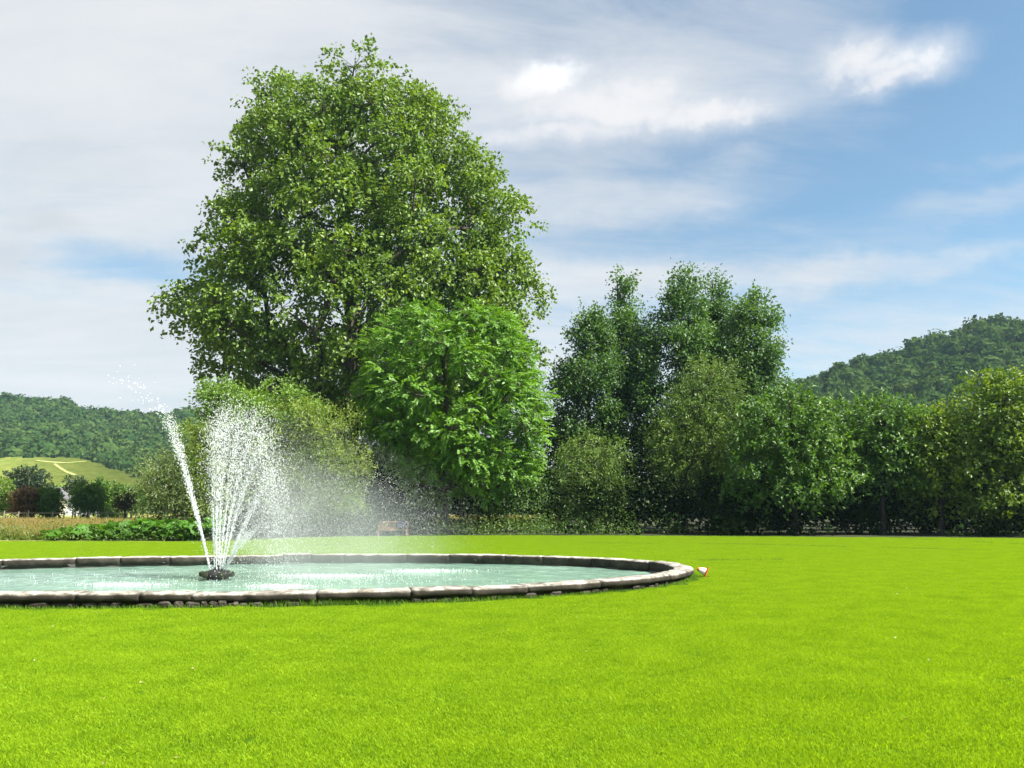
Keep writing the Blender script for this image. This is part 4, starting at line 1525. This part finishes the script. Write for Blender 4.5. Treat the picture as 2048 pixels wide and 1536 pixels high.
def big_leaf(k):
    n1 = 12
    v = [(0, 0, -.10)]
    f = []
    r_ = np.random.default_rng(k)
    for ring, (rad, z) in enumerate(((.55, .02), (1.0, -.03))):
        for j in range(n1):
            a = 2 * math.pi * j / n1
            rr2 = rad * (1 + .10 * r_.normal() * ring) * (.72 if j == 9 else 1)
            v.append((rr2 * math.cos(a), rr2 * math.sin(a), z + (.10 * math.sin(3 * a + k) + .05 * r_.normal()) * ring))
    for j in range(n1):
        f.append((0, 1 + j, 1 + (j + 1) % n1))
        f.append((1 + j, 1 + n1 + j, 1 + n1 + (j + 1) % n1, 1 + (j + 1) % n1))
    me = bpy.data.meshes.new('leaf')
    me.from_pydata(v, [], f)
    me.materials.append(M['butterbur'])
    return me


leaf_me = [big_leaf(k) for k in range(5)]
nlf = 290
st = MB()
for i in range(nlf):
    u = random.random()
    px = 88 + 350 * u ** .85
    Yd = 39.5 + 2.6 * random.random()
    x = at_y(px, 1060, Yd)[0]
    hmax = np.interp(px, [85, 140, 200, 300, 430], [.35, .62, .80, .95, .98]) * (.72 + .28 * (Yd - 39.5) / 2.6)
    z = hmax * (1 - .75 * random.random() ** 1.8)
    o = bpy.data.objects.new('leaf', random.choice(leaf_me))
    col.objects.link(o)
    o.parent = bed
    sz = random.uniform(.19, .36)
    o.scale = (sz, sz * random.uniform(.85, 1.1), sz)
    o.location = np.array((x, Yd, z)) - np.array(bed.location)
    o.rotation_euler = (random.gauss(.45, .35), random.gauss(0, .35), random.uniform(0, 6.28))
    o.rotation_mode = 'XYZ'
    st.tube([(x + random.uniform(-.1, .1), Yd + .1, -.02), (x, Yd, z - .02)], [.018, .012], 3, cap=False)
o = st.build('stems', M['butterbur'], bed)
o.name = 'stalks'
o['kind'] = 'stuff'

# ------------------------------------------------------------------ bench with a dark coat
BY = 46.9
bl, br = at_y(757, 1055, BY)[0], at_y(816, 1055, BY)[0]
bz = at_y(780, 1043, BY)[2]
bench = empty('garden_bench', ((bl + br) / 2, BY, 0), 'wooden garden bench with upright back slats at the far edge of the lawn', 'bench')
sc_ = bz / .92


def part(name, c, s, rot=None, mat='teak'):
    b = MB()
    b.box(c, s, rot)
    return b.build(name, M[mat], bench)


seat_z = .44 * sc_
for x in (bl + .04, br - .04):
    part('leg', (x, BY - .24, .31 * sc_), (.07, .07, .62 * sc_))
    part('leg', (x, BY + .24, .46 * sc_), (.07, .06, .92 * sc_))
    part('armrest', (x, BY - .02, .645 * sc_), (.09, .56, .04))
part('top_rail', ((bl + br) / 2, BY + .25, .90 * sc_), (br - bl - .15, .05, .09))
part('lower_rail', ((bl + br) / 2, BY + .23, .52 * sc_), (br - bl - .15, .045, .06))
part('seat_rail', ((bl + br) / 2, BY - .25, seat_z - .05), (br - bl - .15, .04, .09))
ns_ = 14
for i in range(ns_):
    x = bl + .14 + (br - bl - .28) * i / (ns_ - 1)
    part('back_slat', (x, BY + .24, .705 * sc_), (.055, .025, .30 * sc_))
for i in range(5):
    part('seat_slat', ((bl + br) / 2, BY - .21 + i * .098, seat_z + .012), (br - bl - .16, .08, .025))
xc = at_y(804, 1050, BY)[0]
cv = []
n1, n2 = 14, 10
for i in range(n1):
    for j in range(n2):
        u, w = i / (n1 - 1), j / (n2 - 1)
        prof = [(-.36, seat_z + .04), (-.33, seat_z + .10), (-.18, seat_z + .16), (.02, seat_z + .20), (.14, seat_z + .36), (.20, .86 * sc_), (.25, .965 * sc_), (.31, .93 * sc_), (.33, .75 * sc_), (.34, .55 * sc_)][j]
        wd = .33 * (1 - .15 * abs(w - .4))
        cv.append((xc + (u - .5) * 2 * wd + .03 * math.sin(9 * w), BY + prof[0] + .03 * math.sin(7 * u + 3 * w), prof[1] + .05 * math.sin(u * 11) * (1 - w) + .03 * math.sin(u * math.pi)))
cf = [(i * n2 + j, (i + 1) * n2 + j, (i + 1) * n2 + j + 1, i * n2 + j + 1) for i in range(n1 - 1) for j in range(n2 - 1)]
coat = mesh('coat', cv, cf, M['cloth'], smooth=True)
sd_ = coat.modifiers.new('thick', 'SOLIDIFY')
sd_.thickness = .03
tag(coat, 'dark navy coat draped over the right end of the wooden bench', 'coat')

# ------------------------------------------------------------------ tipped marker cone by the right end of the basin
mc = at_z(1407, 1154, 0)
cone = empty('marker_cone', (mc[0], mc[1], 0), 'small orange and white traffic cone tipped over at the right end of the basin', 'traffic cone')
ax = norm(np.array((-.86, .1, .36)))
x_ = norm(np.cross(ax, (0, 1, 0)))
y_ = np.cross(ax, x_)
bc_ = np.array((mc[0] + .065, mc[1] + .02, .105))


def cone_band(name, h0, h1, r0_, r1_, mat):
    v, f = [], []
    for h, r_ in ((h0, r0_), (h1, r1_), (h1, r1_ - .008), (h0, r0_ - .008)):
        for k in range(20):
            a = 2 * math.pi * k / 20
            v.append(bc_ + ax * h + r_ * (math.cos(a) * x_ + math.sin(a) * y_))
    for i in range(4):
        for k in range(20):
            f.append((i * 20 + k, i * 20 + (k + 1) % 20, ((i + 1) % 4) * 20 + (k + 1) % 20, ((i + 1) % 4) * 20 + k))
    return mesh(name, v, f, mat, cone)


cone_band('cone_body', .0, .022, .098, .093, M['orange'])
cone_band('white_sleeve', .0225, .165, .0935, .052, M['white'])
cone_band('cone_tip', .1655, .21, .052, .034, M['orange'])
v = []
for h in (-.016, -.001):
    for (i, j) in ((-1, -1), (1, -1), (1, 1), (-1, 1)):
        v.append(bc_ + ax * h + .128 * (i * x_ + j * y_))
mesh('base_plate', v, [(3, 2, 1, 0), (4, 5, 6, 7), (0, 1, 5, 4), (1, 2, 6, 5), (2, 3, 7, 6), (3, 0, 4, 7)], M['orange'], cone)

# ------------------------------------------------------------------ air: pale haze over the far hills
hb = MB()
hb.box((0, 380, 65), (1700, 1240, 140))
haze_m = bpy.data.materials.new('haze_air')
haze_m.use_nodes = True
g = G(haze_m.node_tree)
pv = g.n('ShaderNodeVolumePrincipled')
pv.inputs['Color'].default_value = (.52, .76, 1.0, 1)
pv.inputs['Density'].default_value = 0.00014
pv.inputs['Anisotropy'].default_value = 0.2
o_ = g.n('ShaderNodeOutputMaterial')
g.t.links.new(pv.outputs[0], o_.inputs['Volume'])
hz = hb.build('haze', haze_m)
tag(hz, 'thin pale haze in the air over the valley', 'haze', kind='stuff')
print('tris about', sum(sum(max(0, p) for p in (len(o.data.loops) - 2 * len(o.data.polygons),)) for o in sc.objects if o.type == 'MESH'))
